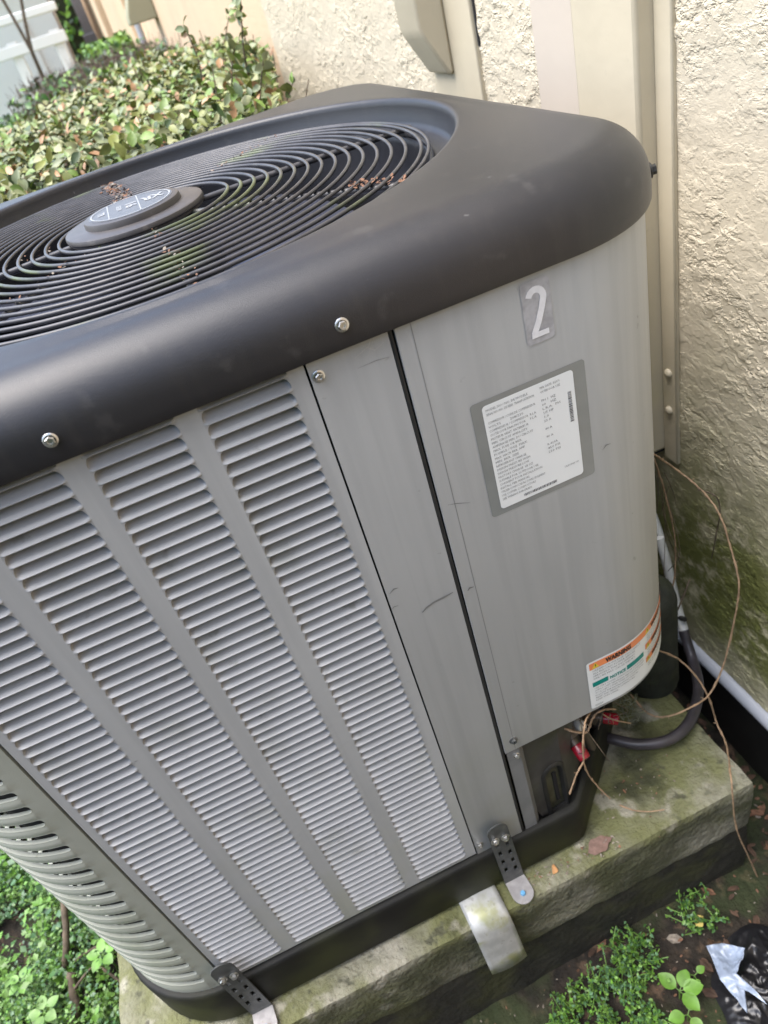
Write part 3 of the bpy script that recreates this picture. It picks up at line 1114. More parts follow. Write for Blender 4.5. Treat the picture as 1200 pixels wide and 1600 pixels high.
for zt in (WZ1 - .0200, WZ1 - .0500, WZ1 - .0780):
    for q in range(3 if zt > WZ1 - .07 else 2):
        put_text(b, 'READ ALL INSTRUCTIONS BEFORE SERVICE', .0036, fw, SPL + .006, zt - .0048 * q, width=.070, res=1, mi=4)
put_text(b, 'IIIIIIII', .0050, fw, W0 + .006, WZ0 + .004, width=.012, res=1, mi=4)
part(b, 'warning_print', [M['orange'], M['teal'], M['yellow'], M['black_ink'], M['ink']], warn, smooth=None)

# scuffs on the narrow panel and access panel
b = MB()


def scuff(pts, w, off):
    L_, R_ = [], []
    for i, p in enumerate(pts):
        a_ = pts[max(0, i - 1)]; c_ = pts[min(len(pts) - 1, i + 1)]
        d = Vector((c_[0] - a_[0], c_[1] - a_[1])).normalized()
        ww = w * (.3 if i in (0, len(pts) - 1) else rnd.uniform(.7, 1.2))
        L_.append(cp(p[0] - d.y * ww, p[1] + d.x * ww, off)); R_.append(cp(p[0] + d.y * ww, p[1] - d.x * ww, off))
    b.grid([L_, R_])


scuff([(-.046, .537), (-.040, .541), (-.030, .544), (-.018, .5445), (-.006, .546)], .0016, .0008)
scuff([(-.074, .583), (-.068, .587), (-.063, .586)], .0009, .0008)
scuff([(-.078, .560), (-.074, .563), (-.069, .562)], .0007, .0008)
scuff([(-.035, .842), (-.018, .8425), (-.005, .841)], .0003, .0008)
part(b, 'scuff_mark', mat('grey_scuff', (.19, .195, .19), .6), smooth=None)['kind'] = 'stuff'
b = MB()
scuff([(.010, .541), (.013, .544), (.018, .543)], .0014, AO + .0006)
scuff([(.012, .665), (.022, .662), (.036, .656)], .0004, AO + .0006)
scuff([(.192, .648), (.197, .652), (.203, .651)], .0006, AO + .0006)
part(b, 'scuff_mark', mat('dark_scuff', (.17, .17, .17), .6), smooth=None)['kind'] = 'stuff'
b = MB()
for p in ([(-.035, .852), (-.020, .858), (-.014, .868)], [(-.030, .864), (-.016, .852), (-.006, .856)], [(-.024, .848), (-.012, .866)], [(-.235, .700), (-.2345, .712)], [(-.152, .69), (-.150, .70)]):
    scuff(p, .00035, .0009)
part(b, 'paint_scratch', mat('pale_scratch', (.48, .48, .46), .6), smooth=None)


# ---- perforated hold-down brackets
def bracket(x0, label, dx=0.0):
    w = .0165
    yb = -.0150
    zt, zb = .084, -.0865
    b = MB()
    # face strip: grid with slot holes, 2 columns
    xs_ = [-w, -.0115, -.0055, .0000 - .0010, .0010, .0055 + .0, .0115, w]
    xs_ = [-w, -.0105, -.0045, .0015, .0075, w]
    # rows
    th = .0022
    zr = []
    slots0 = [.036, .010, -.016, -.042]      # left column slot centres
    slots1 = [.029, .003, -.023, -.049]
    sh = .0065

    def lean(z):
        return dx * (zt - z) / (zt - zb)

    def P(x, z, y):
        return (x0 + x + lean(z), y, z)
    # columns: margins and slots. left slot column x -.0105..-.0055, right .0055...0105
    colsx = [(-w, -.0105, None), (-.0105, -.0050, slots0), (-.0050, .0050, None), (.0050, .0105, slots1), (.0105, w, None)]
    zlo = zb
    ztop = zt - .012
    for xa, xb, sl in colsx:
        segs = []
        if sl is None:
            segs = [(zlo, ztop)]
        else:
            cur = zlo
            for c in sorted(sl):
                segs.append((cur, c - sh)); cur = c + sh
            segs.append((cur, ztop))
            for c in sl:     # slot walls
                q = [P(xa, c - sh, yb), P(xb, c - sh, yb), P(xb, c + sh, yb), P(xa, c + sh, yb)]
                q2 = [P(xa, c - sh, yb + th), P(xb, c - sh, yb + th), P(xb, c + sh, yb + th), P(xa, c + sh, yb + th)]
                b.grid([q, q2], closed_v=True)
        for z0, z1 in segs:
            b.add([P(xa, z0, yb), P(xb, z0, yb), P(xb, z1, yb), P(xa, z1, yb)], [(0, 1, 2, 3)])
            b.add([P(xa, z0, yb + th), P(xb, z0, yb + th), P(xb, z1, yb + th), P(xa, z1, yb + th)], [(3, 2, 1, 0)])
    # edges
    for xx in (-w, w):
        b.add([P(xx, zlo, yb), P(xx, ztop, yb), P(xx, ztop, yb + th), P(xx, zlo, yb + th)], [(0, 1, 2, 3)])
    # rounded head
    head = [P(-w, ztop, yb)] + [P(-w * math.cos(math.radians(a)), ztop + .016 * math.sin(math.radians(a)), yb) for a in range(0, 181, 15)]
    head = [P(w * math.cos(math.radians(a)), ztop + .016 * math.sin(math.radians(a)), yb) for a in range(0, 181, 15)]
    hb = [(p[0], p[1] + th, p[2]) for p in head]
    b.add(head, [tuple(range(len(head) - 1, -1, -1))]); b.grid([head, hb]); b.add(hb, [tuple(range(len(hb)))])
    br = part(b, 'hold_down_bracket', M['bracket'], smooth=30, label=label)
    # foot lying on the pad
    b = MB()
    zf = PAD_Z + .0045
    xc = x0 + dx
    foot = [(xc - w, yb + .001), (xc + w, yb + .001), (xc + w + .002, yb - .022)] + \
        [(xc + .001 + (w + .001) * math.cos(math.radians(a)), yb - .024 - (w + .001) * math.sin(math.radians(a))) for a in range(0, 181, 15)] + [(xc - w, yb - .022)]
    b.prism(foot, .0022, M=Matrix.Translation((0, 0, zf)))
    ft = part(b, 'bracket_foot', M['foot'], br, smooth=30)
    b = MB()
    b.lathe([(0.0044, 0), (.0044, .003), (.0038, .0045), (0, .0048)], Matrix.Translation((xc + .001, yb - .026, zf + .0022)), 6)
    part(b, 'anchor_bolt', M['blue'], br, smooth=30)
    for q, zz in ((-.0085, .052), (.0075, .049)):
        screw((x0 + q + lean(zz), yb - .0002, zz), (0, -1, 0), .0050, parent=br)
    return br


bracket(-.0405, 'perforated steel bracket with a blue bolt at the right of the front', .004)
bracket(-.4740, 'perforated steel bracket at the rounded left corner', .003)

# ---- debris and moss caught on the guard
def flake(mb_, p, size, rng_, mi=0):
    a = rng_.random() * 6.28; tl = rng_.uniform(-.5, .5); tr_ = rng_.uniform(-.5, .5)
    R_ = Matrix.Translation(Vector(p)) @ Matrix.Rotation(a, 4, 'Z') @ Matrix.Rotation(tl, 4, 'X') @ Matrix.Rotation(tr_, 4, 'Y')
    l, w = size, size * rng_.uniform(.35, .6)
    pts = [(-l, 0, 0), (-l * .4, -w, .1 * l), (l * .5, -w * .8, 0), (l, 0, .15 * l), (l * .4, w, 0), (-l * .5, w * .8, .1 * l)]
    mb_.add([R_ @ Vector(q) for q in pts], [(0, 1, 2, 3), (0, 3, 4, 5)], mi)


b = MB()
def at_grille(ang, r): return (GX + r * math.cos(ang), GY + r * math.sin(ang))
for _ in range(330):           # behind the hub
    r = rnd.uniform(.12, .385); a = math.radians(96) + rnd.gauss(0, .028) * (.3 / r)
    x, y = at_grille(a, r)
    flake(b, (x, y, gz(r) + rnd.uniform(-.001, .003)), rnd.uniform(.002, .0048), rnd, rnd.choice((0, 0, 0, 1)))
for _ in range(60):            # right front strut end
    r = rnd.uniform(.30, .372); a = math.radians(-42) + rnd.gauss(0, .02)
    x, y = at_grille(a, r)
    flake(b, (x, y, gz(r) + rnd.uniform(0, .004)), rnd.uniform(.002, .0042), rnd, 0)
for ang, r0, r1, n_ in ((180, .12, .37, 60), (228, .12, .37, 70), (-87, .10, .36, 60), (48, .15, .37, 60)):
    for _ in range(n_):
        r = rnd.uniform(r0, r1); a = math.radians(ang) + rnd.gauss(0, .02)
        x, y = at_grille(a, r)
        flake(b, (x, y, gz(r) + rnd.uniform(-.002, .004)), rnd.uniform(.0012, .0032), rnd, rnd.choice((0, 0, 1)))
o = b.obj('dead_leaf_debris', [M['litter'], M['litter2']], None, None)
tag(o, 'brown crumbled dead leaves caught on the wire fan guard', 'leaf litter', kind='stuff')

# ================================================================== SLAB AND GROUND
def rough_block(x0, x1, y0, y1, z0, z1, cell=.02, amp=.0018, seed=0, round_=.006, corner=.012):
    """concrete block with worn edges, from a rounded box grid"""
    mb_ = MB()
    nx = max(2, int((x1 - x0) / cell)); ny = max(2, int((y1 - y0) / cell)); nz = max(2, int((z1 - z0) / cell))
    lo = Vector((x0, y0, z0)); hi = Vector((x1, y1, z1))

    def q(p):
        p = Vector(p)
        c = Vector([min(max(p[i], lo[i] + round_), hi[i] - round_) for i in range(3)])
        d = p - c
        if d.length > 1e-9:
            d = d.normalized() * round_
        v = c + d
        nn = mnoise.noise(v * 14 + Vector((seed, 0, 0))) + .5 * mnoise.noise(v * 45 + Vector((seed, 9, 0)))
        dd = d.normalized() if d.length > 1e-9 else Vector((0, 0, 0))
        return v + dd * nn * amp
    def face(ax, val, nu, nv, a, c):
        rows_ = []
        for i in range(nu + 1):
            row = []
            for j in range(nv + 1):
                p = [0, 0, 0]; p[ax] = val
                p[a] = lo[a] + (hi[a] - lo[a]) * i / nu; p[c] = lo[c] + (hi[c] - lo[c]) * j / nv
                row.append(q(p))
            rows_.append(row)
        return rows_
    mb_.grid(face(2, z1, nx, ny, 0, 1)); mb_.grid(face(2, z0, nx, ny, 0, 1), flip=True)
    mb_.grid(face(1, y0, nx, nz, 0, 2)); mb_.grid(face(1, y1, nx, nz, 0, 2), flip=True)
    mb_.grid(face(0, x0, ny, nz, 1, 2), flip=True); mb_.grid(face(0, x1, ny, nz, 1, 2))
    return mb_


pad = rough_block(-.700, .388, -.0505, 1.06, -.226, PAD_Z - .001, .010, amp=.0045).obj('concrete_pad', M['concrete'], smooth=60)
tag(pad, 'mossy green concrete pad carrying the air conditioner', 'concrete pad')
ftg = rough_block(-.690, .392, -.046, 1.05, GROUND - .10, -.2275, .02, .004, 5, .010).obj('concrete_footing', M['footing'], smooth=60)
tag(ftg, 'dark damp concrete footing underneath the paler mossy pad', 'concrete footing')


def ground_h(x, y):
    v = Vector((x * 3, y * 3, 0))
    h = .02 * mnoise.noise(v) + .008 * mnoise.noise(v * 4) + .004 * mnoise.noise(v * 13)
    return GROUND + h


mb = MB()
xs = [-60, -20, -8, -4] + [-2.6 + .05 * i for i in range(62)] + [.6, 1.5, 5, 20, 60]
ys = [-60, -10, -3] + [-1.2 + .05 * i for i in range(64)] + [2.1 + .3 * i for i in range(12)] + [8, 14, 25, 60, 120]
mb.grid([[(x, y, ground_h(x, y) if (abs(x) < 3 and abs(y) < 8) else GROUND) for y in ys] for x in xs])
g = mb.obj('ground', M['soil'], smooth=80)
tag(g, 'dark damp soil around the pad', kind='structure')
g_far = MB()
g_far.add([(-60, 2.6, GROUND + .012), (-1.0, 2.6, GROUND + .012), (-.9, 60, GROUND + .012), (-60, 60, GROUND + .012)], [(0, 1, 2, 3)])
M['lawn'] = mat('lawn_green', (.09, .14, .035), .9, var=.3, vscale=8, bump=.02, bscale=40)
o = g_far.obj('lawn', M['lawn'], smooth=None); tag(o, 'green lawn beyond the hedges', kind='structure')

# ================================================================== WALL
def wall_sheet(y0, y1, z0, z1, step):
    b = MB()
    ny = int((y1 - y0) / step); nz = int((z1 - z0) / step)
    ys_ = np.linspace(y0, y1, ny + 1); zs_ = np.linspace(z0, z1, nz + 1)
    me = bpy.data.meshes.new('stucco_wall')
    Y, Z = np.meshgrid(ys_, zs_, indexing='ij')
    co = np.stack([np.full(Y.size, WALL), Y.ravel(), Z.ravel()], 1)
    idx = np.arange(Y.size).reshape(Y.shape)
    q = np.stack([idx[:-1, :-1], idx[:-1, 1:], idx[1:, 1:], idx[1:, :-1]], -1).reshape(-1, 4)
    me.vertices.add(len(co)); me.vertices.foreach_set('co', co.ravel())
    me.loops.add(q.size); me.loops.foreach_set('vertex_index', q.ravel())
    me.polygons.add(len(q)); me.polygons.foreach_set('loop_start', np.arange(len(q)) * 4)
    me.polygons.foreach_set('use_smooth', np.ones(len(q), bool))
    me.update(calc_edges=True)
    me.materials.append(M['stucco'])
    return me


wall = bpy.data.objects.new('stucco_wall', wall_sheet(-.55, 2.6, -.128, 1.65, .0050))
link(wall)
tag(wall, 'rough cream stucco wall with green moss near the ground beside the unit', 'wall')
b = MB()
b.box((WALL + .001, 2.6, -.128), (WALL + .25, 62, 3.2))
b.box((WALL + .012, -3, -.128), (WALL + .25, 2.6, 3.2))
b.box((WALL, -3, 1.65), (WALL + .0119, 2.6, 3.2))
b.box((WALL, -3, -.128), (WALL + .0119, -.55, 1.65))
part_w = b.obj('wall_body', M['farstucco'], wall, smooth=None)
b = MB()
b.box((WALL + .020, -3, GROUND - .2), (WALL + .24, 62, -.129))
fd = b.obj('foundation', M['blackfound'], wall, smooth=None)
# pilaster bands of the far wall
b = MB()
b.box((WALL - .10, 8.6, -.12), (WALL, 10.6, 3.2)); b.box((WALL - .10, 15.5, -.12), (WALL, 17.5, 3.2))
b.obj('wall_pilaster', M['farstucco'], wall, smooth=None, bevel=.01)

# cover over the refrigerant lines on the wall
pc = MB()
pc.box((WALL - .036, .335, .315), (WALL - .0005, .482, 3.0))
cover = pc.obj('line_set_cover', M['cream'], None, smooth=30, bevel=.006)
tag(cover, 'cream painted metal channel running up the stucco wall behind the unit corner', 'pipe cover')
b = MB(); b.box((WALL - .010, .300, .300), (WALL - .001, .336, 3.0)); b.obj('side_flange', M['cream'], cover, smooth=30, bevel=.003)
b = MB(); b.box((WALL - .033, .339, .310), (WALL - .003, .478, .3145)); b.obj('open_end', M['inside'], cover, smooth=None)
for zz in (.475, .405):
    b = MB()
    Mx = Matrix.Translation((WALL - .010, .318, zz)) @ Vector((-1, 0, 0)).to_track_quat('Z', 'Y').to_matrix().to_4x4()
    b.lathe([(.008, 0), (.0075, .003), (.005, .0055), (0, .006)], Mx, 14)
    b.obj('screw_head', M['cream'], cover, smooth=60)
b = MB(); b.box((WALL - .016, .4825, -.10), (WALL - .0005, .628, 3.0))
o = b.obj('trim_board', M['pinkpaint'], None, smooth=30, bevel=.003)
tag(o, 'smooth pinkish painted flat board on the wall left of the cream channel', 'trim board')

# electrical box with slanted underside, further along the wall
b = MB()
b.prism([(0, 0), (0, 2), (-.058, 2), (-.058, .090), (-.050, .070), (-.012, .0)], .105,
        M=Matrix.Translation((WALL - .012, 1.065, .885)) @ Matrix(((1, 0, 0, 0), (0, 0, -1, 0), (0, 1, 0, 0), (0, 0, 0, 1))))
o = b.obj('conduit_housing', M['cream'], None, smooth=30, bevel=.012, seg=3)
tag(o, 'cream rounded housing with slanted mossy underside on the wall above the unit', 'conduit housing')
b = MB(); b.box((WALL - .012, .850, .60), (WALL - .0005, 1.075, 3)); bp = b.obj('back_plate', M['cream'], o, smooth=30, bevel=.003)
b = MB(); b.box((WALL - .006, .845, .93), (WALL - .0004, .8495, 1.2)); b.obj('dark_gap', M['inside'], o, smooth=None)

# grey pipe lying along the foot of the wall
b = MB(); b.tube([(WALL - .004, y_, -.144) for y_ in (-3, 0, .3, 3, 8)], .0155, 20)
o = b.obj('grey_conduit', M['greypipe'], None, smooth=60)
tag(o, 'long pale grey plastic pipe along the foot of the stucco wall', 'pipe')

# insulated refrigerant line standing behind the corner
b = MB()
b.lathe([(0, PAD_Z), (.050, PAD_Z), (.052, PAD_Z + .01), (.0505, 0), (.0515, .08), (.0510, .13), (.046, .150), (.03, .160), (0, .162)], Matrix.Translation((.374, .207, 0)) , 32)
o = b.obj('insulated_pipe', M['foam'], None, smooth=50)
tag(o, 'thick dark mossy insulated pipe standing on the pad between the unit and the wall', 'insulated pipe')


def smooth_path(pts, n=6):
    P = [Vector(p) for p in pts]
    out = []
    for i in range(len(P) - 1):
        p0 = P[max(i - 1, 0)]; p1 = P[i]; p2 = P[i + 1]; p3 = P[min(i + 2, len(P) - 1)]
        for k in range(n):
            t = k / n
            out.append(.5 * ((2 * p1) + (-p0 + p2) * t + (2 * p0 - 5 * p1 + 4 * p2 - p3) * t * t + (-p0 + 3 * p1 - 3 * p2 + p3) * t ** 3))
    out.append(P[-1])
    return out


# camera-ray placement was worked out once; these are plain world coordinates
b = MB()
b.tube(smooth_path([(.20, .09, .06), (0.2050, 0.1367, -0.0499), (0.2320, 0.1051, -0.0545), (0.2620, 0.0775, -0.0546), (0.3020, 0.0619, -0.0547), (0.3450, 0.0677, -0.0562), (0.3880, 0.0961, -0.0654), (0.4300, 0.1409, -0.0746), (0.4650, 0.2000, -0.0950), (0.4750, 0.2260, -0.0840), (0.4800, 0.2475, -0.0571)]), .0098, 12)
o = b.obj('power_cable', M['rubber'], None, smooth=80)
tag(o, 'black rubber cable looping from the valves over the pad to the wall', 'cable')
b = MB()
b.tube(smooth_path([(0.4750, 0.2260, -0.0917), (0.4820, 0.2464, -0.0667), (0.4880, 0.2693, -0.0396), (0.4900, 0.2905, 0.0078), (0.4900, 0.3081, 0.0717), (0.4900, 0.3295, 0.1223)]), .0090, 12)
o = b.obj('white_sleeve', M['whitepipe'], None, smooth=80)
tag(o, 'off white plastic sleeve on the cable against the mossy wall', 'pipe sleeve')
b = MB()
b.tube(smooth_path([(0.4970, 0.2816, -0.0676), (0.5000, 0.2964, -0.0122), (0.5000, 0.3166, 0.0422), (0.5000, 0.3431, 0.1236), (0.5000, 0.3703, 0.1695)]), .0065, 10)
o = b.obj('white_tube', M['whitepipe'], None, smooth=80)
tag(o, 'thin white tube on the wall just right of the grey panel edge', 'tube')
b = MB(); b.tube([(0.4850, 0.2771, -0.0449), (0.4850, 0.2501, -0.0311)], .005, 8)
o = b.obj('cable_tie', M['dark'], None, smooth=80); tag(o, 'small black tie where the white tube ends', 'cable tie')

# flashing strap bent over the front edge of the pad
b = MB()
prof_ = [(.012, PAD_Z + .006), (-.012, PAD_Z + .0062), (-.034, PAD_Z + .0045), (-.049, PAD_Z + .0005), (-.058, PAD_Z - .010), (-.062, PAD_Z - .028), (-.067, PAD_Z - .060), (-.072, PAD_Z - .085), (-.078, PAD_Z - .106)]
P = []
for i in range(9):
    t = i / 8
    row = []
    for j, (y, z) in enumerate(prof_):
        x = -.1335 + .063 * t + .004 * (j / 8)
        row.append((x, y + .0035 * math.sin(t * math.pi) * (-1) * (j / 8), z + .0030 * math.sin(t * math.pi) * (1 if j < 4 else 0)))
    P.append(row)
b.grid(P)
o = b.obj('flashing_strap', M['galv'], None, smooth=50)
s_ = o.modifiers.new('thickness', 'SOLIDIFY'); s_.thickness = .0018; s_.offset = -1
tag(o, 'bent galvanised metal strap hooked over the front edge of the concrete pad', 'metal strap')

b = MB(); b.prism([(0, 0), (.030, .006), (.034, .040), (.012, .055), (-.004, .03)], .004, M=Matrix.Translation((WALL - .007, .317, .845)) @ Matrix(((0, 0, 1, 0), (-.35, 0, 0, 0), (0, 1, 0, 0), (0, 0, 0, 1))))
o = b.obj('cable_gap', M['inside'], wall, smooth=None)

# ---- thin brown vines between the unit and the wall
def vine(name, pts, r0, r1, label, nodes=True, grp='thin brown vines at the wall', m='bark'):
    b = MB()
    sp = smooth_path(pts, 7)
    n_ = len(sp)
    rs = [r0 + (r1 - r0) * i / (n_ - 1) for i in range(n_)]
    if nodes:
        rs = [r * (1.35 if (i % 9 == 4) else rnd.uniform(.93, 1.07)) for i, r in enumerate(rs)]
        sp = [p + Vector((rnd.uniform(-1, 1), rnd.uniform(-1, 1), rnd.uniform(-1, 1))) * r0 * .25 for p in sp]
    b.tube(sp, rs, 8)
    if nodes:
        for i in range(6, n_ - 3, 11):
            p = sp[i]; d = Vector((rnd.uniform(-1, 1), rnd.uniform(-1, 1), rnd.uniform(-.2, 1))).normalized()
            b.tube([p, p + d * rnd.uniform(.003, .008)], [rs[i] * .6, rs[i] * .25], 6)
    o = b.obj(name, M[m], None, smooth=80)
    tag(o, label, 'vine', grp)
    return o


vine('vine', [(0.4000, 0.2124, 0.4272), (0.4300, 0.2207, 0.3913), (0.4500, 0.2091, 0.3657), (0.4600, 0.1697, 0.3469), (0.4600, 0.1335, 0.3260), (0.4600, 0.1109, 0.2833), (0.4550, 0.0848, 0.2387), (0.4500, 0.0756, 0.2043), (0.4400, 0.0733, 0.1416), (0.4200, 0.0680, 0.0643), (0.3850, 0.0575, 0.0233), (0.3450, 0.0510, 0.0242), (0.3050, 0.0639, 0.0107), (0.2900, 0.0922, -0.0020), (0.2800, 0.1254, 0.0184)], .0015, .0016,
     'long brown vine arching out from the channel end and curling back under the warning label')
vine('vine', [(0.3350, 0.1216, 0.1039), (0.3700, 0.1159, 0.0637), (0.3850, 0.0863, 0.0343), (0.3900, 0.0633, 0.0010), (0.4022, 0.0573, -0.0700), (0.3913, 0.0198, -0.0800), (0.3362, -0.0570, -0.0429), (0.3479, -0.0600, -0.1778), (0.3765, -0.0650, -0.3078), (0.4231, -0.0750, -0.5013), (0.4743, -0.0900, -0.7191)], .0017, .0013,
     'brown vine hanging down across the right end of the pad to the soil')
vine('vine', [(0.4100, 0.2210, 0.4081), (0.4300, 0.2288, 0.3380), (0.4400, 0.2216, 0.2630), (0.4400, 0.2142, 0.2180), (0.4300, 0.2039, 0.1562), (0.4100, 0.1940, 0.1047), (0.3700, 0.1637, 0.0746), (0.3500, 0.1507, 0.0664)], .0014, .0012,
     'brown vine running down close beside the curved panel edge')
vine('vine', [(0.4700, 0.1970, 0.3312), (0.4800, 0.1682, 0.3314), (0.4850, 0.1632, 0.2996), (0.4850, 0.1691, 0.2549), (0.4850, 0.1795, 0.1870)], .0012, .0009,
     'short dark twig branching off against the mossy stucco', m='wood')
vine('vine', [(0.4600, 0.2026, 0.1322), (0.4300, 0.1948, 0.0838), (0.4000, 0.1819, 0.0552), (0.3600, 0.1534, 0.0793)], .0016, .0014,
     'thin grey vine crossing the white tube behind the label', m='wood')
vine('vine', [(0.1526, 0.0200, 0.1926), (0.1244, -0.0100, 0.2161), (0.1119, -0.0200, 0.1844), (0.1099, -0.0200, 0.1327), (0.1204, -0.0200, 0.0834), (0.1378, -0.0300, 0.0377)], .0016, .0010,
     'bent brown stem hanging in front of the red valve caps', grp='stems hanging below the access panel')
vine('vine', [(0.1092, -0.0200, 0.1465), (0.0918, -0.0250, 0.1308), (0.0751, -0.0300, 0.1024)], .0013, .0013,
     'short forked brown stem pointing down left below the valves', grp='stems hanging below the access panel')
vine('vine', [(0.1057, 0.0200, 0.1799), (0.1180, 0.0100, 0.1740), (0.1360, 0.0100, 0.1623), (0.1468, 0.0100, 0.1873), (0.1623, 0.0100, 0.1947), (0.1903, 0.0200, 0.1659)], .0018, .0014,
     'pale curled stem just under the lower edge of the access panel', grp='stems hanging below the access panel')
vine('vine', [(0.1721, 0.0300, 0.1558), (0.1920, 0.0300, 0.1254), (0.2185, 0.0300, 0.0978)], .0013, .0009,
     'thin pale stem beside the rear red cap', grp='stems hanging below the access panel')
vine('vine', [(0.1765, 0.0143, -0.0830), (0.1905, -0.0048, -0.0810), (0.2113, -0.0185, -0.0810), (0.2340, -0.0257, -0.0830)], .0014, .0009,
     'short pale twig lying loose on the mossy pad', nodes=False, grp='loose twigs on the pad')
b = MB()
for k_ in range(5):
    q0 = Vector((0.1349, 0.0300, 0.1667)) + Vector((rnd.uniform(-.01, .06), rnd.uniform(-.02, .03), rnd.uniform(-.01, .03)))
    q1 = q0 + Vector((rnd.uniform(-.03, .05), rnd.uniform(-.03, .01), rnd.uniform(-.05, .01)))
    q2 = q1 + Vector((rnd.uniform(-.04, .05), rnd.uniform(-.02, .01), rnd.uniform(-.04, .0)))
    b.tube(smooth_path([q0, q1, q2], 5), .0007, 5)
o = b.obj('stem_tangle', M['wood'], None, smooth=80)
tag(o, 'tangle of hair thin dry stems around the red valve caps', 'dry stems', kind='stuff')
b = MB()
for k_ in range(7):
    q0 = Vector((0.4400, 0.2366, 0.3149)) + Vector((0, rnd.uniform(-.02, .02), rnd.uniform(-.06, .06)))
    q1 = q0 + Vector((rnd.uniform(-.02, .02), rnd.uniform(-.05, .02), rnd.uniform(-.10, -.02)))
    q2 = q1 + Vector((rnd.uniform(-.02, .02), rnd.uniform(-.05, .04), rnd.uniform(-.10, -.03)))
    b.tube(smooth_path([q0, q1, q2], 5), .0006, 5)
o = b.obj('stem_tangle', M['wood'], None, smooth=80)
tag(o, 'hair thin stems hanging in the gap between the unit and the wall', 'dry stems', kind='stuff')
# grey tufts
b = MB()
c0 = Vector((0.2700, 0.1064, 0.0061))
for _ in range(46):
    d = Vector((rnd.gauss(0, 1), rnd.gauss(0, 1), rnd.gauss(-.1, 1))).normalized()
    p = c0 + Vector((rnd.gauss(0, .010), rnd.gauss(0, .010), rnd.gauss(0, .014)))
    q = p + d * rnd.uniform(.012, .028)
    b.tube([p, p.lerp(q, .5) + Vector((rnd.gauss(0, .003), rnd.gauss(0, .003), rnd.gauss(0, .003))), q], [.0010, .0008, .0004], 5)
M['tuft'] = mat('grey_green_tuft', (.17, .18, .12), .8)
o = b.obj('moss_tuft', M['tuft'], None, smooth=80)
tag(o, 'wiry grey green tuft of air plant below the warning label', 'tuft')

# ================================================================== LEAVES
def leaf_geo(l, w, fold=.25, curl=.15, nseg=4):
    """pointed oval leaf along +y, folded on its midrib"""
    vs = []; fs = []
    ts = [i / nseg for i in range(nseg + 1)]
    for t in ts:
        ww = w * math.sin(math.pi * min(1, max(0, t)) ** .85) ** .8 if 0 < t < 1 else 0
        zc = -curl * l * t * t
        vs += [(-ww, t * l, zc + fold * ww), (0, t * l, zc), (ww, t * l, zc + fold * ww)]
    for i in range(nseg):
        a = 3 * i
        fs += [(a, a + 1, a + 4, a + 3), (a + 1, a + 2, a + 5, a + 4)]
    return vs, fs


def orient(normal, spin, tilt):
    n_ = Vector(normal).normalized()
    q = n_.to_track_quat('Z', 'Y').to_matrix().to_4x4()
    return q @ Matrix.Rotation(spin, 4, 'Z') @ Matrix.Rotation(tilt, 4, 'X')


CAMP = Vector((-0.1467, -0.5821, 1.1240))


def in_view(p, margin=.06):
    d = Vector(p) - CAMP
    x = RC[0][0] * d.x + RC[0][1] * d.y + RC[0][2] * d.z
    y = RC[1][0] * d.x + RC[1][1] * d.y + RC[1][2] * d.z
    z = RC[2][0] * d.x + RC[2][1] * d.y + RC[2][2] * d.z
    if z < .05: return False
    return abs(x / z) < 600 / 1152.7 + margin and abs(y / z) < 800 / 1152.7 + margin


def scatter_plant(thing, name, leaves, mats, parent_off, n_ind=290, variants=3, nseg=4):
    """leaves: list of (pos, Matrix, length, width, mat index). nearest n_ind in view become objects, the rest one part"""
    seen = [l for l in leaves if in_view(l[0])]
    seen.sort(key=lambda l: (l[0] - CAMP).length / l[2])
    ind = seen[:n_ind]
    ids = set(id(l) for l in ind)
    base = {}
    for l in ind:
        ratio = round(l[3] / l[2], 1)
        key = (l[4], ratio)
        if key not in base:
            vs, fs = leaf_geo(1, ratio, .3, .18, nseg)
            b_ = MB(); b_.add(vs, fs); base[key] = b_.mesh(name, mats[l[4]], 180)
        o_ = bpy.data.objects.new(name, base[key])
        link(o_, thing)
        o_.matrix_local = Matrix.Translation(l[0] - parent_off) @ l[1] @ Matrix.Scale(l[2], 4)
    b_ = MB()
    for l in leaves:
        if id(l) in ids: continue
        vs, fs = leaf_geo(l[2], l[3], .3, .18, nseg)
        Mx = Matrix.Translation(l[0]) @ l[1]
        b_.add([Mx @ Vector(v) for v in vs], fs, l[4])
    if b_.v:
        o_ = b_.obj('foliage', mats, None, smooth=180)
        o_.parent = thing; o_.location = -parent_off
        o_['kind'] = 'stuff'


def poly_in(x, y, poly):
    c = False
    n_ = len(poly); j = n_ - 1
    for i in range(n_):
        xi, yi = poly[i]; xj, yj = poly[j]
        if (yi > y) != (yj > y) and x < (xj - xi) * (y - yi) / (yj - yi) + xi: c = not c
        j = i
    return c


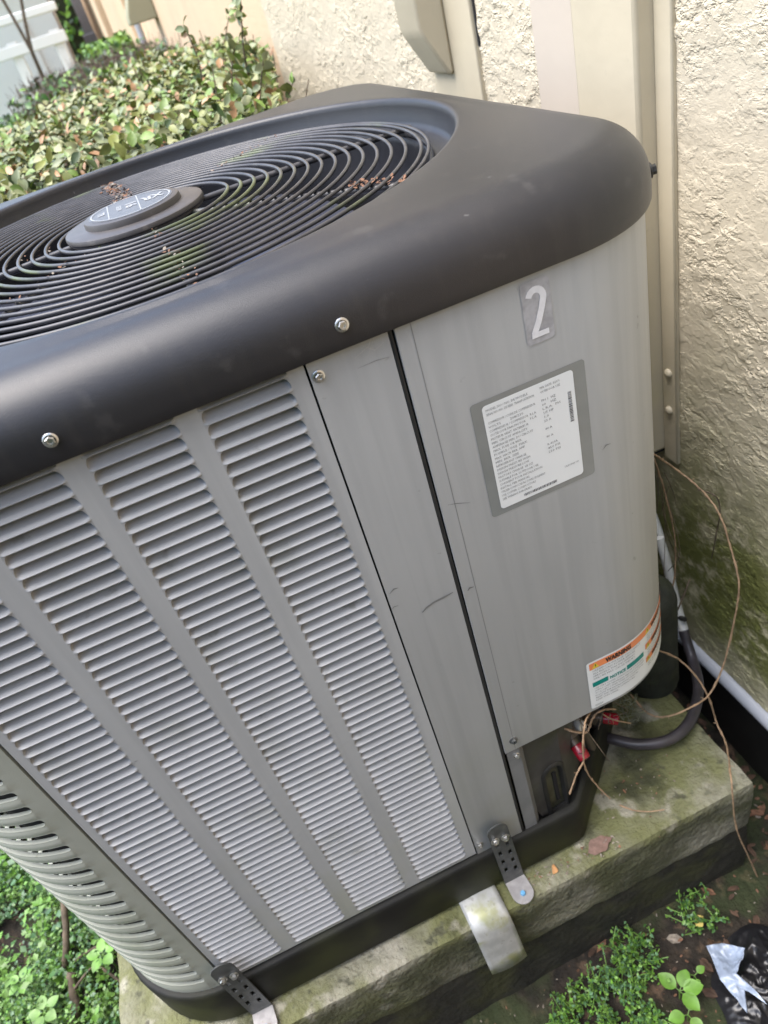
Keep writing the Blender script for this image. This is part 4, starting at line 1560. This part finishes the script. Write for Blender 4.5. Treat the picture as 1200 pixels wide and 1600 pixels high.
def hedge(nm, label, poly, top, seed, dens, size, mats, weights, core, twigs=120, twig_m='wood', bumpy=.05, n_ind=290, bottom=-.30, sprigs=(), cat='shrub', grp=None):
    R_ = random.Random(seed)
    xs_ = [p[0] for p in poly]; ys_ = [p[1] for p in poly]
    cx, cy = sum(xs_) / len(xs_), sum(ys_) / len(ys_)
    base = Vector((cx, cy, GROUND))
    th = empty(nm, base); tag(th, label, cat, grp)

    def topz(x, y):
        return top + bumpy * mnoise.noise(Vector((x * 3, y * 3, seed))) + bumpy * .6 * mnoise.noise(Vector((x * 9, y * 9, seed)))
    L_ = []
    area = (max(xs_) - min(xs_)) * (max(ys_) - min(ys_))
    # top layer
    for _ in range(int(area * dens)):
        x = R_.uniform(min(xs_), max(xs_)); y = R_.uniform(min(ys_), max(ys_))
        if not poly_in(x, y, poly): continue
        dpt = abs(R_.gauss(0, .055))
        p = Vector((x, y, topz(x, y) - dpt))
        nrm = (R_.gauss(0, .5), R_.gauss(-.15, .5), 1)
        l = size * R_.uniform(.65, 1.25)
        L_.append((p, orient(nrm, R_.uniform(0, 6.28), R_.uniform(-.5, .7)), l, l * R_.choice((.2, .3, .3)), R_.choices(range(len(mats)), weights)[0]))
    # side layer
    n_ = len(poly)
    for i in range(n_):
        a = Vector((*poly[i], 0)); c = Vector((*poly[(i + 1) % n_], 0))
        d = c - a; nn = Vector((d.y, -d.x, 0)).normalized()
        hgt = top - bottom
        for _ in range(int(d.length * hgt * dens * .8)):
            t = R_.random(); z = bottom + hgt * R_.random()
            q = a + d * t
            p = q + nn * (.05 * mnoise.noise(Vector((q.x * 4, q.y * 4, z * 4))) - abs(R_.gauss(0, .04)))
            p.z = z
            l = size * R_.uniform(.65, 1.2)
            L_.append((p, orient((nn.x + R_.gauss(0, .5), nn.y + R_.gauss(0, .5), .5 + R_.gauss(0, .4)), R_.uniform(0, 6.28), R_.uniform(-.5, .6)), l, l * R_.choice((.2, .3, .3)), R_.choices(range(len(mats)), weights)[0]))
    # sprigs standing out
    stems = MB()
    for (sx, sy, sz, hx, hy, hz) in sprigs:
        a = Vector((sx, sy, sz)); c = Vector((hx, hy, hz))
        mid = a.lerp(c, .5) + Vector((R_.gauss(0, .01), R_.gauss(0, .01), 0))
        pts_ = smooth_path([a, mid, c], 6)
        stems.tube(pts_, [.003 - .0018 * i / (len(pts_) - 1) for i in range(len(pts_))], 6)
        for i in range(1, len(pts_)):
            for q in (0, 1):
                d = Vector((R_.gauss(0, 1), R_.gauss(0, 1), .5)).normalized()
                l = size * R_.uniform(.6, 1.0)
                L_.append((pts_[i], orient(d, R_.uniform(0, 6.28), .2), l, l * .3, R_.choices(range(len(mats)), weights)[0]))
    for _ in range(twigs):
        x = R_.uniform(min(xs_), max(xs_)); y = R_.uniform(min(ys_), max(ys_))
        if not poly_in(x, y, poly): continue
        a = Vector((x, y, topz(x, y) - .22)); c = a + Vector((R_.gauss(0, .06), R_.gauss(0, .06), R_.uniform(.16, .28)))
        stems.tube([a, a.lerp(c, .5) + Vector((R_.gauss(0, .01), R_.gauss(0, .01), 0)), c], [.003, .0022, .0012], 5)
    if stems.v:
        o_ = stems.obj('twigs', M[twig_m], None, smooth=80); o_.parent = th; o_.location = -base; o_['kind'] = 'stuff'
    # dense dark heart of the shrub, lumpy
    b_ = MB()
    inset = .10
    nx_ = 24
    def shrink(p, k):
        return (cx + (p[0] - cx) * k, cy + (p[1] - cy) * k)
    ring = []
    for i in range(n_):
        a = poly[i]; c = poly[(i + 1) % n_]
        for t in range(5):
            ring.append((a[0] + (c[0] - a[0]) * t / 5, a[1] + (c[1] - a[1]) * t / 5))
    rows = []
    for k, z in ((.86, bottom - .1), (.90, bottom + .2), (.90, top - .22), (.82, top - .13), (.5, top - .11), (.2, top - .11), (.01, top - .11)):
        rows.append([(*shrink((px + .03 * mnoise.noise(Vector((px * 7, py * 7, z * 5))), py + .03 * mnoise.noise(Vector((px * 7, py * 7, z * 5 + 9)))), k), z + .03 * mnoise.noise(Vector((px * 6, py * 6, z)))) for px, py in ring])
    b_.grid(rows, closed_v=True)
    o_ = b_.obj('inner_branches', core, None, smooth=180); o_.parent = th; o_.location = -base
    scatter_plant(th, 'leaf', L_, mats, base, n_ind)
    return th


M['twig'] = mat('purple_brown_twig', (.16, .105, .09), .85, var=.3, vscale=40)
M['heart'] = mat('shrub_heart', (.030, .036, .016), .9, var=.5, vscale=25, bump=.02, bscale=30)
hedge('clipped_shrub', 'clipped pale olive shrub with small oval leaves right behind the unit',
      [(.20, 1.20), (.46, 2.6), (.44, 3.9), (-.10, 3.7), (-.46, 2.6), (-.80, 1.8), (-1.1, 1.2)], 0.945, 3, 4200, .031,
      LEAF, (5, 4, 4, 4, 1.6, 2), M['heart'], 160,
      sprigs=[(.20, 1.5, .90, .235, 1.45, 1.10), (.26, 1.9, .90, .30, 1.9, 1.08), (.15, 1.35, .9, .17, 1.35, 1.02), (.10, 1.7, .9, .12, 1.7, 1.08),
              (.17, 1.25, .80, .245, 1.22, .93), (.14, 1.22, .86, .19, 1.18, .99), (.3, 2.3, .9, .37, 2.35, 1.08), (0, 2.2, .9, .02, 2.2, 1.04)])
hedge('twiggy_hedge', 'dark brown twiggy hedge further along the wall, its leaves mostly gone',
      [(.45, 4.9), (.45, 8.2), (-.45, 7.6), (-.70, 5.2), (-.1, 4.75)], .92, 11, 260, .055, HEDGE, (4, 2, 6), M['heart'], 1500, 'twig', .08, n_ind=120)
hedge('bright_shrub', 'bright green shrub at the left of the twiggy hedge',
      [(-.56, 3.1), (-.55, 4.0), (-.75, 4.8), (-1.6, 4.6), (-1.6, 2.8), (-.9, 2.7)], .84, 12, 750, .055, HEDGE, (5, 5, 2), M['heart'], 60, n_ind=150)
hedge('small_bush', 'small yellow green bush against the far wall above the twiggy hedge',
      [(.45, 9.0), (.45, 10.6), (-.1, 10.2), (-.05, 9.0)], 1.00, 13, 500, .07, HEDGE, (3, 7, 1), M['heart'], 20, n_ind=60)
hedge('twiggy_hedge', 'dark green low hedge furthest away, in front of the white building',
      [(-.6, 11.5), (-.5, 14.0), (-2.6, 13), (-2.6, 9.6), (-1.0, 9.6)], .45, 15, 260, .08, HEDGE, (5, 4, 3), M['heart'], 30, n_ind=60)

# unseen lumpy hedge added beyond the photographer to shut off low front sky
b = MB()
P = []
for i in range(61):
    x = -9 + 10.5 * i / 60
    row = []
    for j in range(25):
        a = math.pi * j / 24
        yy = -3.9 - .9 * math.cos(a); zz = GROUND - .1 + 3.3 * math.sin(a) ** .55
        k = .35 * mnoise.noise(Vector((x * 1.3, yy * 1.3, zz * 1.3))) + .15 * mnoise.noise(Vector((x * 4, yy * 4, zz * 4)))
        row.append((x, yy - k * math.cos(a), zz + k * .6))
    P.append(row)
b.grid(P)
M['skyblock'] = mat('sky_block_green', (.045, .07, .022), .8, var=.5, vscale=9, bump=.05, bscale=14)
o = b.obj('sky_block_hedge', M['skyblock'], None, smooth=180)
tag(o, 'unseen dark green hedge added to block the low sky facing the louvered front', 'hedge')

# ---- weeds on the ground
def weed_clump(name, label, c, rad, n_stem, h, seed, mats, weights, lf=.012, cat='weed', grp=None, nl_=9, n_ind=0, flat=.6):
    R_ = random.Random(seed)
    base = Vector((c[0], c[1], ground_h(*c)))
    th = empty(name, base); tag(th, label, cat, grp)
    st = MB(); L_ = []
    for _ in range(n_stem):
        a = R_.uniform(0, 6.28); r = rad * math.sqrt(R_.random())
        x, y = c[0] + r * math.cos(a), c[1] + r * math.sin(a)
        p0 = Vector((x, y, ground_h(x, y)))
        d = Vector((math.cos(a) * flat * R_.random(), math.sin(a) * flat * R_.random(), 1)).normalized()
        hh_ = h * R_.uniform(.5, 1.1)
        p1 = p0 + d * hh_ * .5 + Vector((R_.gauss(0, .006), R_.gauss(0, .006), 0)); p2 = p0 + d * hh_ + Vector((R_.gauss(0, .01), R_.gauss(0, .01), 0))
        pts_ = smooth_path([p0, p1, p2], 5)
        st.tube(pts_, .0009, 4, caps=False)
        for i in range(nl_):
            t = .25 + .75 * i / max(1, nl_ - 1)
            p = pts_[min(len(pts_) - 1, int(t * (len(pts_) - 1)))]
            ang = R_.uniform(0, 6.28)
            dirn = Vector((math.cos(ang), math.sin(ang), R_.uniform(.3, 1.4)))
            l = lf * R_.uniform(.6, 1.3)
            p = p + Vector((math.cos(ang), math.sin(ang), 0)) * R_.uniform(0, lf * .9)
            L_.append((p, orient(dirn, R_.uniform(0, 6.28), R_.uniform(-.3, .3)), l, l * R_.choice((.3, .4)), R_.choices(range(len(mats)), weights)[0]))
    o_ = st.obj('stems', mats[0], None, smooth=80); o_.parent = th; o_.location = -base
    scatter_plant(th, 'leaf', L_, mats, base, n_ind, nseg=3)
    return th


G1 = 'small leafy weeds on the soil in front of the pad'
weed_clump('small_weed', 'low fine leaved green weed at the bottom edge, left of the strap shadow', (-.085, -.170), .045, 46, .045, 1, WEED, (5, 3, 2, 4), .0066, nl_=15, grp=G1)
weed_clump('small_weed', 'fine leaved green weed in the middle of the weed row before the pad', (-.020, -.145), .045, 60, .055, 2, WEED, (5, 3, 2, 4), .0066, nl_=15, grp=G1)
weed_clump('small_weed', 'taller bluish green weed beside the big leaved seedling', (.050, -.140), .045, 60, .06, 3, WEED, (3, 1, 2, 6), .0066, nl_=15, grp=G1)
weed_clump('small_weed', 'fine weed nearest the black bag, furthest right of the weed row', (.115, -.095), .032, 40, .05, 4, WEED, (4, 2, 2, 4), .0066, nl_=15, grp=G1)
weed_clump('small_weed', 'tiny green weed at the foot of the footing corner', (.260, -.085), .030, 22, .035, 5, WEED, (3, 1, 4, 2), .0066, nl_=15, grp=G1)
weed_clump('small_weed', 'weed tuft at the very bottom edge in front of the leafy row', (.030, -.215), .055, 60, .045, 6, WEED, (5, 4, 2, 3), .0066, nl_=15, grp=G1)


def seedling(label, c, ls, seed, hgt=.035, grp='broad leaved seedlings in the soil'):
    R_ = random.Random(seed)
    base = Vector((c[0], c[1], ground_h(*c)))
    th = empty('seedling', base); tag(th, label, 'seedling', grp)
    st = MB(); st.tube([base, base + Vector((0, 0, hgt))], .0015, 6)
    for ang, l, t in ls:
        a = math.radians(ang)
        top_ = base + Vector((0, 0, hgt))
        p = top_ + Vector((math.cos(a) * .006, math.sin(a) * .006, .002))
        st.tube([top_, p], .0009, 5)
        vs, fs = leaf_geo(l, l * .38, .22, .10, 8)
        b_ = MB(); b_.add(vs, fs)
        me = b_.mesh('leaf', WEED[1] if t else WEED[0], 180)
        o_ = bpy.data.objects.new('leaf', me); link(o_, th)
        o_.matrix_local = Matrix.Translation(p - base) @ Matrix.Rotation(a - math.pi / 2, 4, 'Z') @ Matrix.Rotation(.15, 4, 'X')
    o_ = st.obj('stem', WEED[0], None, smooth=80); o_.parent = th; o_.location = -base


seedling('bright green seedling with four broad pointed leaves beside the black bag', (0.1453, -0.1775, -0.3450)[:2], [(35, .030, 1), (115, .033, 1), (-75, .033, 1), (-15, .034, 1)], 1)
seedling('small round leaved seedling just above the four leaved one', (0.1826, -0.1667, -0.3500)[:2], [(10, .017, 1), (150, .015, 1), (-100, .012, 1)], 2, .028)
seedling('pair of broad leaves at the bottom edge below the four leaved seedling', (0.1368, -0.2096, -0.3500)[:2], [(170, .028, 1), (40, .022, 0), (-80, .026, 0)], 3, .03)
seedling('tiny clover like seedling left of the lower broad leaves', (0.0892, -0.1911, -0.3550)[:2], [(170, .012, 1), (60, .012, 1), (-50, .013, 1)], 4, .02)


# mat of ferny weeds at the left of the pad: too many to count
def ground_cover(name, label, poly, dens, h, lf, seed, mats, weights):
    R_ = random.Random(seed)
    xs_ = [p[0] for p in poly]; ys_ = [p[1] for p in poly]
    b_ = MB()
    n_ = int((max(xs_) - min(xs_)) * (max(ys_) - min(ys_)) * dens)
    for _ in range(n_):
        x = R_.uniform(min(xs_), max(xs_)); y = R_.uniform(min(ys_), max(ys_))
        if not poly_in(x, y, poly): continue
        if mnoise.noise(Vector((x * 5, y * 5, seed))) < -.34: continue
        g0 = ground_h(x, y)
        hh_ = h * (.5 + .6 * mnoise.noise(Vector((x * 3, y * 3, seed + 4))) + R_.uniform(.1, .6))
        a = R_.uniform(0, 6.28)
        p0 = Vector((x, y, g0)); tip = p0 + Vector((math.cos(a) * .4 * hh_, math.sin(a) * .4 * hh_, hh_))
        b_.tube([p0, tip], [.0008, .0004], 3, caps=False)
        mi = R_.choices(range(len(mats)), weights)[0]
        for i in range(10):
            t = .3 + .7 * i / 9
            q = p0.lerp(tip, t)
            ang = a + R_.uniform(-2.6, 2.6)
            l = lf * R_.uniform(.6, 1.2) * (1.2 - .5 * t)
            q = q + Vector((math.cos(ang), math.sin(ang), 0)) * l * .7
            vs, fs = leaf_geo(l, l * .38, .2, .1, 2)
            Mx = Matrix.Translation(q) @ orient((R_.gauss(0, .4), R_.gauss(0, .4), 1), ang, R_.uniform(-.2, .4))
            b_.add([Mx @ Vector(v) for v in vs], fs, mi)
    o_ = b_.obj(name, mats, None, smooth=180)
    tag(o_, label, 'ground cover', kind='stuff')


ground_cover('ground_cover', 'feathery green weeds covering the soil left of the air conditioner', [(-1.75, -.10), (-.60, -.13), (-.72, .4), (-.75, 1.2), (-1.75, 1.2)], 5200, .12, .0125, 5, WEED, (6, 2, 4, 3))
ground_cover('ground_cover', 'taller loose weeds with bigger yellow green leaves left of the air conditioner', [(-1.75, -.10), (-.62, -.12), (-.74, .4), (-.78, 1.2), (-1.75, 1.2)], 420, .15, .024, 8, WEED, (3, 5, 2, 1))
for i, (px, lab) in enumerate((((-.97, .33), 'lime green broad leaf plant standing out of the weeds at the left'), ((-.92, .25), 'darker broad leaf plant below the lime green one'),
                               ((-.78, .04), 'rounded green leaves near the bottom left of the unit'), ((-.80, .30), 'green leaf plant beside the upright stick'))):
    base = Vector((px[0], px[1], ground_h(*px)))
    seedling(lab, px, [(a_ * 72 + i * 30, .022 + .006 * (i % 2), 1 if i != 1 else 0) for a_ in range(5)], 20 + i, .12, 'broad leaf plants among the feathery weeds')
# sticks among the weeds
def stick(label, pts, r0, r1, seed=0):
    b_ = MB(); sp = smooth_path(pts, 5)
    sp = [p + Vector((rnd.gauss(0, r0 * .15), rnd.gauss(0, r0 * .15), rnd.gauss(0, r0 * .15))) for p in sp]
    b_.tube(sp, [r0 + (r1 - r0) * i / (len(sp) - 1) for i in range(len(sp))], 9)
    o_ = b_.obj('stick', M['wood'], None, smooth=70); tag(o_, label, 'stick', 'bare sticks among the weeds')


stick('upright brown stick among the weeds left of the unit', [(-0.8541, 0.4308, -0.2000), (-0.8665, 0.3799, -0.2400), (-0.8898, 0.3424, -0.2800), (-0.9134, 0.3438, -0.3200)], .007, .006)
stick('thick forked stump of old stem at the bottom left', [(-0.8661, 0.2979, -0.2600), (-0.8791, 0.2643, -0.3000), (-0.8971, 0.2326, -0.3200), (-0.9229, 0.2170, -0.3600)], .009, .012)
stick('thin branch leaning right from the stump to the unit', [(-0.8609, 0.2652, -0.2600), (-0.8301, 0.2871, -0.2600), (-0.8023, 0.2991, -0.2700)], .003, .0015)
stick('long thin stick lying across the weeds near the rounded corner', [(-0.8365, 0.3148, -0.3000), (-0.7923, 0.2662, -0.3000), (-0.7425, 0.2104, -0.3100)], .0035, .002)
stick('yellowish dry stem slanting up behind the thin branch', [(-0.8737, 0.3388, -0.2900), (-0.8326, 0.3384, -0.2800), (-0.7991, 0.3380, -0.2800)], .003, .002)

# ---- scattered leaf litter and crumbs on soil, pad and foundation strip
b = MB()
for _ in range(330):
    x = rnd.uniform(.05, .50); y = rnd.uniform(-.35, .75)
    if x < .40 and y > -.05: x = rnd.uniform(.40, .53)
    flake(b, (x, y, ground_h(x, y) + .003), rnd.uniform(.004, .016), rnd, rnd.choice((0, 0, 0, 1)) if rnd.random() < .4 else 2)
for _ in range(260):
    x = rnd.uniform(-.3, .42); y = rnd.uniform(-.3, -.05)
    flake(b, (x, y, ground_h(x, y) + .003), rnd.uniform(.0015, .004), rnd, rnd.choice((1, 0)))
M['litter3'] = mat('rotten_leaf', (.07, .040, .025), .85, var=.4, vscale=60)
o = b.obj('leaf_litter', [M['litter'], M['litter2'], M['litter3']], None, None)
tag(o, 'brown rotting leaf crumbs on the soil between pad and wall', 'leaf litter', kind='stuff')
b = MB()
for _ in range(130):
    x = rnd.choice((rnd.uniform(.10, .30), rnd.uniform(-.02, .14))); y = rnd.gauss(.03, .03) if x > .14 else rnd.uniform(-.045, -.015)
    flake(b, (x, y, PAD_Z + .0015), rnd.uniform(.001, .0032), rnd, rnd.choice((1, 1, 0)))
o = b.obj('grit', [M['litter'], M['litter2']], None, None)
tag(o, 'pale grit and crumbs scattered on top of the pad', 'grit', kind='stuff')


def dead_leaf(name, label, p, l, w, ang, m, tilt=.1):
    b_ = MB()
    vs, fs = leaf_geo(l, w, .12, .05, 8)
    vs = [(x + .002 * math.sin(y * 300), y, z + .0018 * math.sin(x * 250 + y * 160)) for x, y, z in vs]
    Mx = Matrix.Translation(Vector(p)) @ Matrix.Rotation(ang, 4, 'Z') @ Matrix.Rotation(tilt, 4, 'X')
    b_.add([Mx @ Vector(v) for v in vs], fs)
    o_ = b_.obj(name, m, None, smooth=180)
    tag(o_, label, 'dead leaf')
    return o_


M['deadred'] = mat('dead_leaf_reddish', (.20, .125, .10), .7, var=.2, vscale=120)
M['deadyellow'] = mat('dead_leaf_yellow', (.45, .36, .10), .7, var=.2, vscale=120)
M['deadorange'] = mat('dead_leaf_orange', (.42, .22, .09), .7, var=.3, vscale=120)
dead_leaf('dead_leaf', 'flat reddish brown dead leaf on the pad near the cut corner of the base tray', (.088, -.030, PAD_Z + .003), .048, .013, math.radians(-82), M['deadred'], 0)
dead_leaf('dead_leaf', 'tiny orange brown leaf piece on the pad beside the perforated bracket', (.022, -.034, PAD_Z + .002), .016, .005, math.radians(-40), M['deadorange'], 0)
dead_leaf('dead_leaf', 'yellow leaf lying on the soil by the footing corner', (.238, -.100, ground_h(.238, -.100) + .012), .022, .008, math.radians(-70), M['deadyellow'], .2)
dead_leaf('dead_leaf', 'orange and green dead leaf at the bottom edge of the weeds', (-.035, -.215, ground_h(-.035, -.215) + .030), .060, .020, math.radians(-150), M['deadorange'], .2)

# ---- crumpled black plastic bag with blue grey lining
def crumple(cx, cy, rx, ry, h, seed, nx=46, ny=46, amp=.018):
    P = []
    for i in range(nx + 1):
        row = []
        for j in range(ny + 1):
            u = -1 + 2 * i / nx; v = -1 + 2 * j / ny
            # square to disc
            x = u * math.sqrt(max(0, 1 - v * v / 2)); y = v * math.sqrt(max(0, 1 - u * u / 2))
            r = min(1, math.hypot(x, y))
            e = 1 + .18 * mnoise.noise(Vector((x * 2, y * 2, seed)))
            px, py = cx + rx * x * e, cy + ry * y * e
            q = Vector((px * 14, py * 14, seed))
            ridg = (1 - abs(mnoise.noise(q)) * 2.6) * .5 + (1 - abs(mnoise.noise(q * 2.3 + Vector((5, 3, 1)))) * 2.6) * .35 + (1 - abs(mnoise.noise(q * 5.1 + Vector((2, 3, 1)))) * 2.6) * .16
            z = GROUND + .004 + (h * (1 - r ** 2.5) + amp * ridg * (1 - r ** 4))
            row.append((px, py, z))
        P.append(row)
    return P


b = MB()
b.grid(crumple(.300, -.255, .125, .120, .012, 3.3, 110, 110, .020))
bag = b.obj('plastic_bag', M['bagblack'], None, smooth=180)
tag(bag, 'crumpled shiny black plastic bag with a blue grey fold on the soil', 'plastic bag')
b = MB()
tris_ = [(0.2215, -0.1461, -0.3250), (0.2478, -0.1531, -0.3250), (0.2734, -0.1784, -0.3180), (0.2425, -0.1782, -0.3300), (0.2197, -0.1627, -0.3280), (0.2081, -0.1969, -0.3220), (0.2355, -0.2010, -0.3180), (0.2450, -0.2303, -0.3200), (0.2499, -0.2557, -0.3250), (0.2158, -0.2509, -0.3300), (0.2335, -0.2227, -0.3260)]
b.add(tris_, [(0, 4, 3, 1), (1, 3, 2), (3, 4, 5, 6), (2, 3, 6), (6, 5, 10, 7), (5, 9, 10), (7, 10, 8)])
fold = b.obj('blue_lining', M['bagblue'], bag, smooth=180)
s_ = fold.modifiers.new('subdivide', 'SUBSURF'); s_.subdivision_type = 'SIMPLE'; s_.levels = s_.render_levels = 4
tx = bpy.data.textures.new('crinkle', 'CLOUDS'); tx.noise_scale = .022; tx.noise_depth = 2
s_ = fold.modifiers.new('crinkle', 'DISPLACE'); s_.texture = tx; s_.strength = .014; s_.texture_coords = 'GLOBAL'
s_ = fold.modifiers.new('thickness', 'SOLIDIFY'); s_.thickness = .0015


# ================================================================== FAR BACKGROUND
# vent hood on the wall
b = MB()
b.prism([(0, 0), (0, .34), (-.10, .34), (-.22, .06), (-.22, 0)], .34, M=Matrix.Translation((WALL, 6.9, 1.08)) @ Matrix(((1, 0, 0, 0), (0, 0, -1, 0), (0, 1, 0, 0), (0, 0, 0, 1))))
M['venthood'] = mat('olive_vent_hood', (.33, .31, .20), .6)
o = b.obj('vent_hood', M['venthood'], None, smooth=30, bevel=.01); tag(o, 'olive vent hood sticking out of the peach wall above the shrub', 'vent hood')
# small utility box with lid on the wall
b = MB(); b.box((.18, 8.1, -.1), (.44, 8.5, .74))
ub = b.obj('utility_box', M['whitehouse'], None, smooth=30, bevel=.01); tag(ub, 'small pale utility box with slanted lid beyond the clipped shrub', 'utility box')
b = MB(); b.prism([(-.10, 0), (.30, 0), (.30, .06), (-.10, .03)], .48, M=Matrix.Translation((.14, 8.56, .745)) @ Matrix(((1, 0, 0, 0), (0, 0, -1, 0), (0, 1, 0, 0), (0, 0, 0, 1))))
b.obj('lid', M['whitehouse'], ub, smooth=30)
b = MB(); b.tube([(.46, 8.2, .45), (.46, 8.2, 1.15)], .03, 10); b.obj('vent_pipe', M['greypipe'], ub, smooth=60)
# downspout at the far end of the wall
b = MB()
b.box((WALL - .32, 26, -.3), (WALL - .06, 26.3, 3.1)); b.box((WALL - .40, 25.95, .75), (WALL - .04, 26.35, 1.10))
o = b.obj('downspout', M['greypipe'], None, smooth=30, bevel=.02); tag(o, 'white and grey downspout at the far corner of the peach wall', 'downspout')

# white building with carport beams
def hbox_obj(name, parent, m, boxes):
    b_ = MB()
    for a, c in boxes: b_.box(a, c)
    return b_.obj(name, m, parent, smooth=None)


hs = empty('white_building', (-3.5, 22, GROUND)); tag(hs, 'overexposed white building with carport posts and beams at the top left', 'building')
hs0 = Vector((-3.5, 22, GROUND))


def hpart(name, m, a, c):
    b_ = MB(); b_.box(Vector(a) - hs0, Vector(c) - hs0)
    o_ = b_.obj(name, M[m], None, smooth=None, bevel=.02); o_.parent = hs
    return o_


hpart('wall', 'housegrey', (-9, 21.5, GROUND), (-.35, 30, 3.0))
for k in range(4):
    x0_ = -1.75 - 2.0 * k
    w_ = hpart('garage_door', 'housegrey', (x0_ - .75, 21.42, GROUND), (x0_ + .75, 21.49, 1.7))
for x_ in (-.45, -1.30, -2.75, -4.75, -6.75):
    hpart('post', 'whitehouse', (x_ - .10, 18.0, GROUND), (x_ + .10, 18.2, 1.35))
hpart('beam', 'whitehouse', (-9, 17.95, 1.10), (-.25, 18.25, 1.30))
hpart('beam', 'whitehouse', (-9, 17.90, 1.62), (-.2, 18.30, 1.76))
b_ = MB(); b_.prism([(-.6, 0), (4.6, 0), (2, 1.3)], 9.2, M=Matrix.Translation(Vector((-9.1, 21.0, 3.0)) - hs0) @ Matrix(((0, 0, 1, 0), (1, 0, 0, 0), (0, 1, 0, 0), (0, 0, 0, 1))))
o = b_.obj('roof', M['houseroof'], None, smooth=None); o.parent = hs

# bare little tree in front of it
def branchy(base, h, seed):
    R_ = random.Random(seed)
    b_ = MB()

    def grow(p, d, l, r, lev):
        q = p + d * l
        mid = p.lerp(q, .5) + Vector((R_.gauss(0, .05), R_.gauss(0, .05), 0)) * l
        b_.tube(smooth_path([p, mid, q], 3), [r, r * .95, r * .9, r * .85, r * .8, r * .75, r * .7][:7], 6)
        if lev == 0: return
        for _ in range(2 if lev > 1 else 3):
            d2 = (d + Vector((R_.gauss(0, .5), R_.gauss(0, .3), R_.gauss(.05, .25)))).normalized()
            grow(q, d2, l * R_.uniform(.6, .85), r * .65, lev - 1)
    grow(Vector(base), Vector((.05, 0, 1)), h, .035, 3)
    return b_


t = empty('bare_tree', (-.72, 10.2, GROUND)); tag(t, 'bare thin branched little tree in front of the white building', 'tree')
b = branchy((0, 0, 0), 1.5, 4)
o = b.obj('trunk', M['wood'], None, smooth=70); o.parent = t
# leafy tree between building and wall end
hedge('leafy_tree', 'green tree crown showing between the white building and the end of the wall',
      [(-.55, 34), (1.2, 34), (1.2, 37), (-.55, 37)], 5.5, 21, 60, .30, HEDGE, (5, 3, 4), M['heart'], 0, bumpy=.5, n_ind=40, cat='tree')
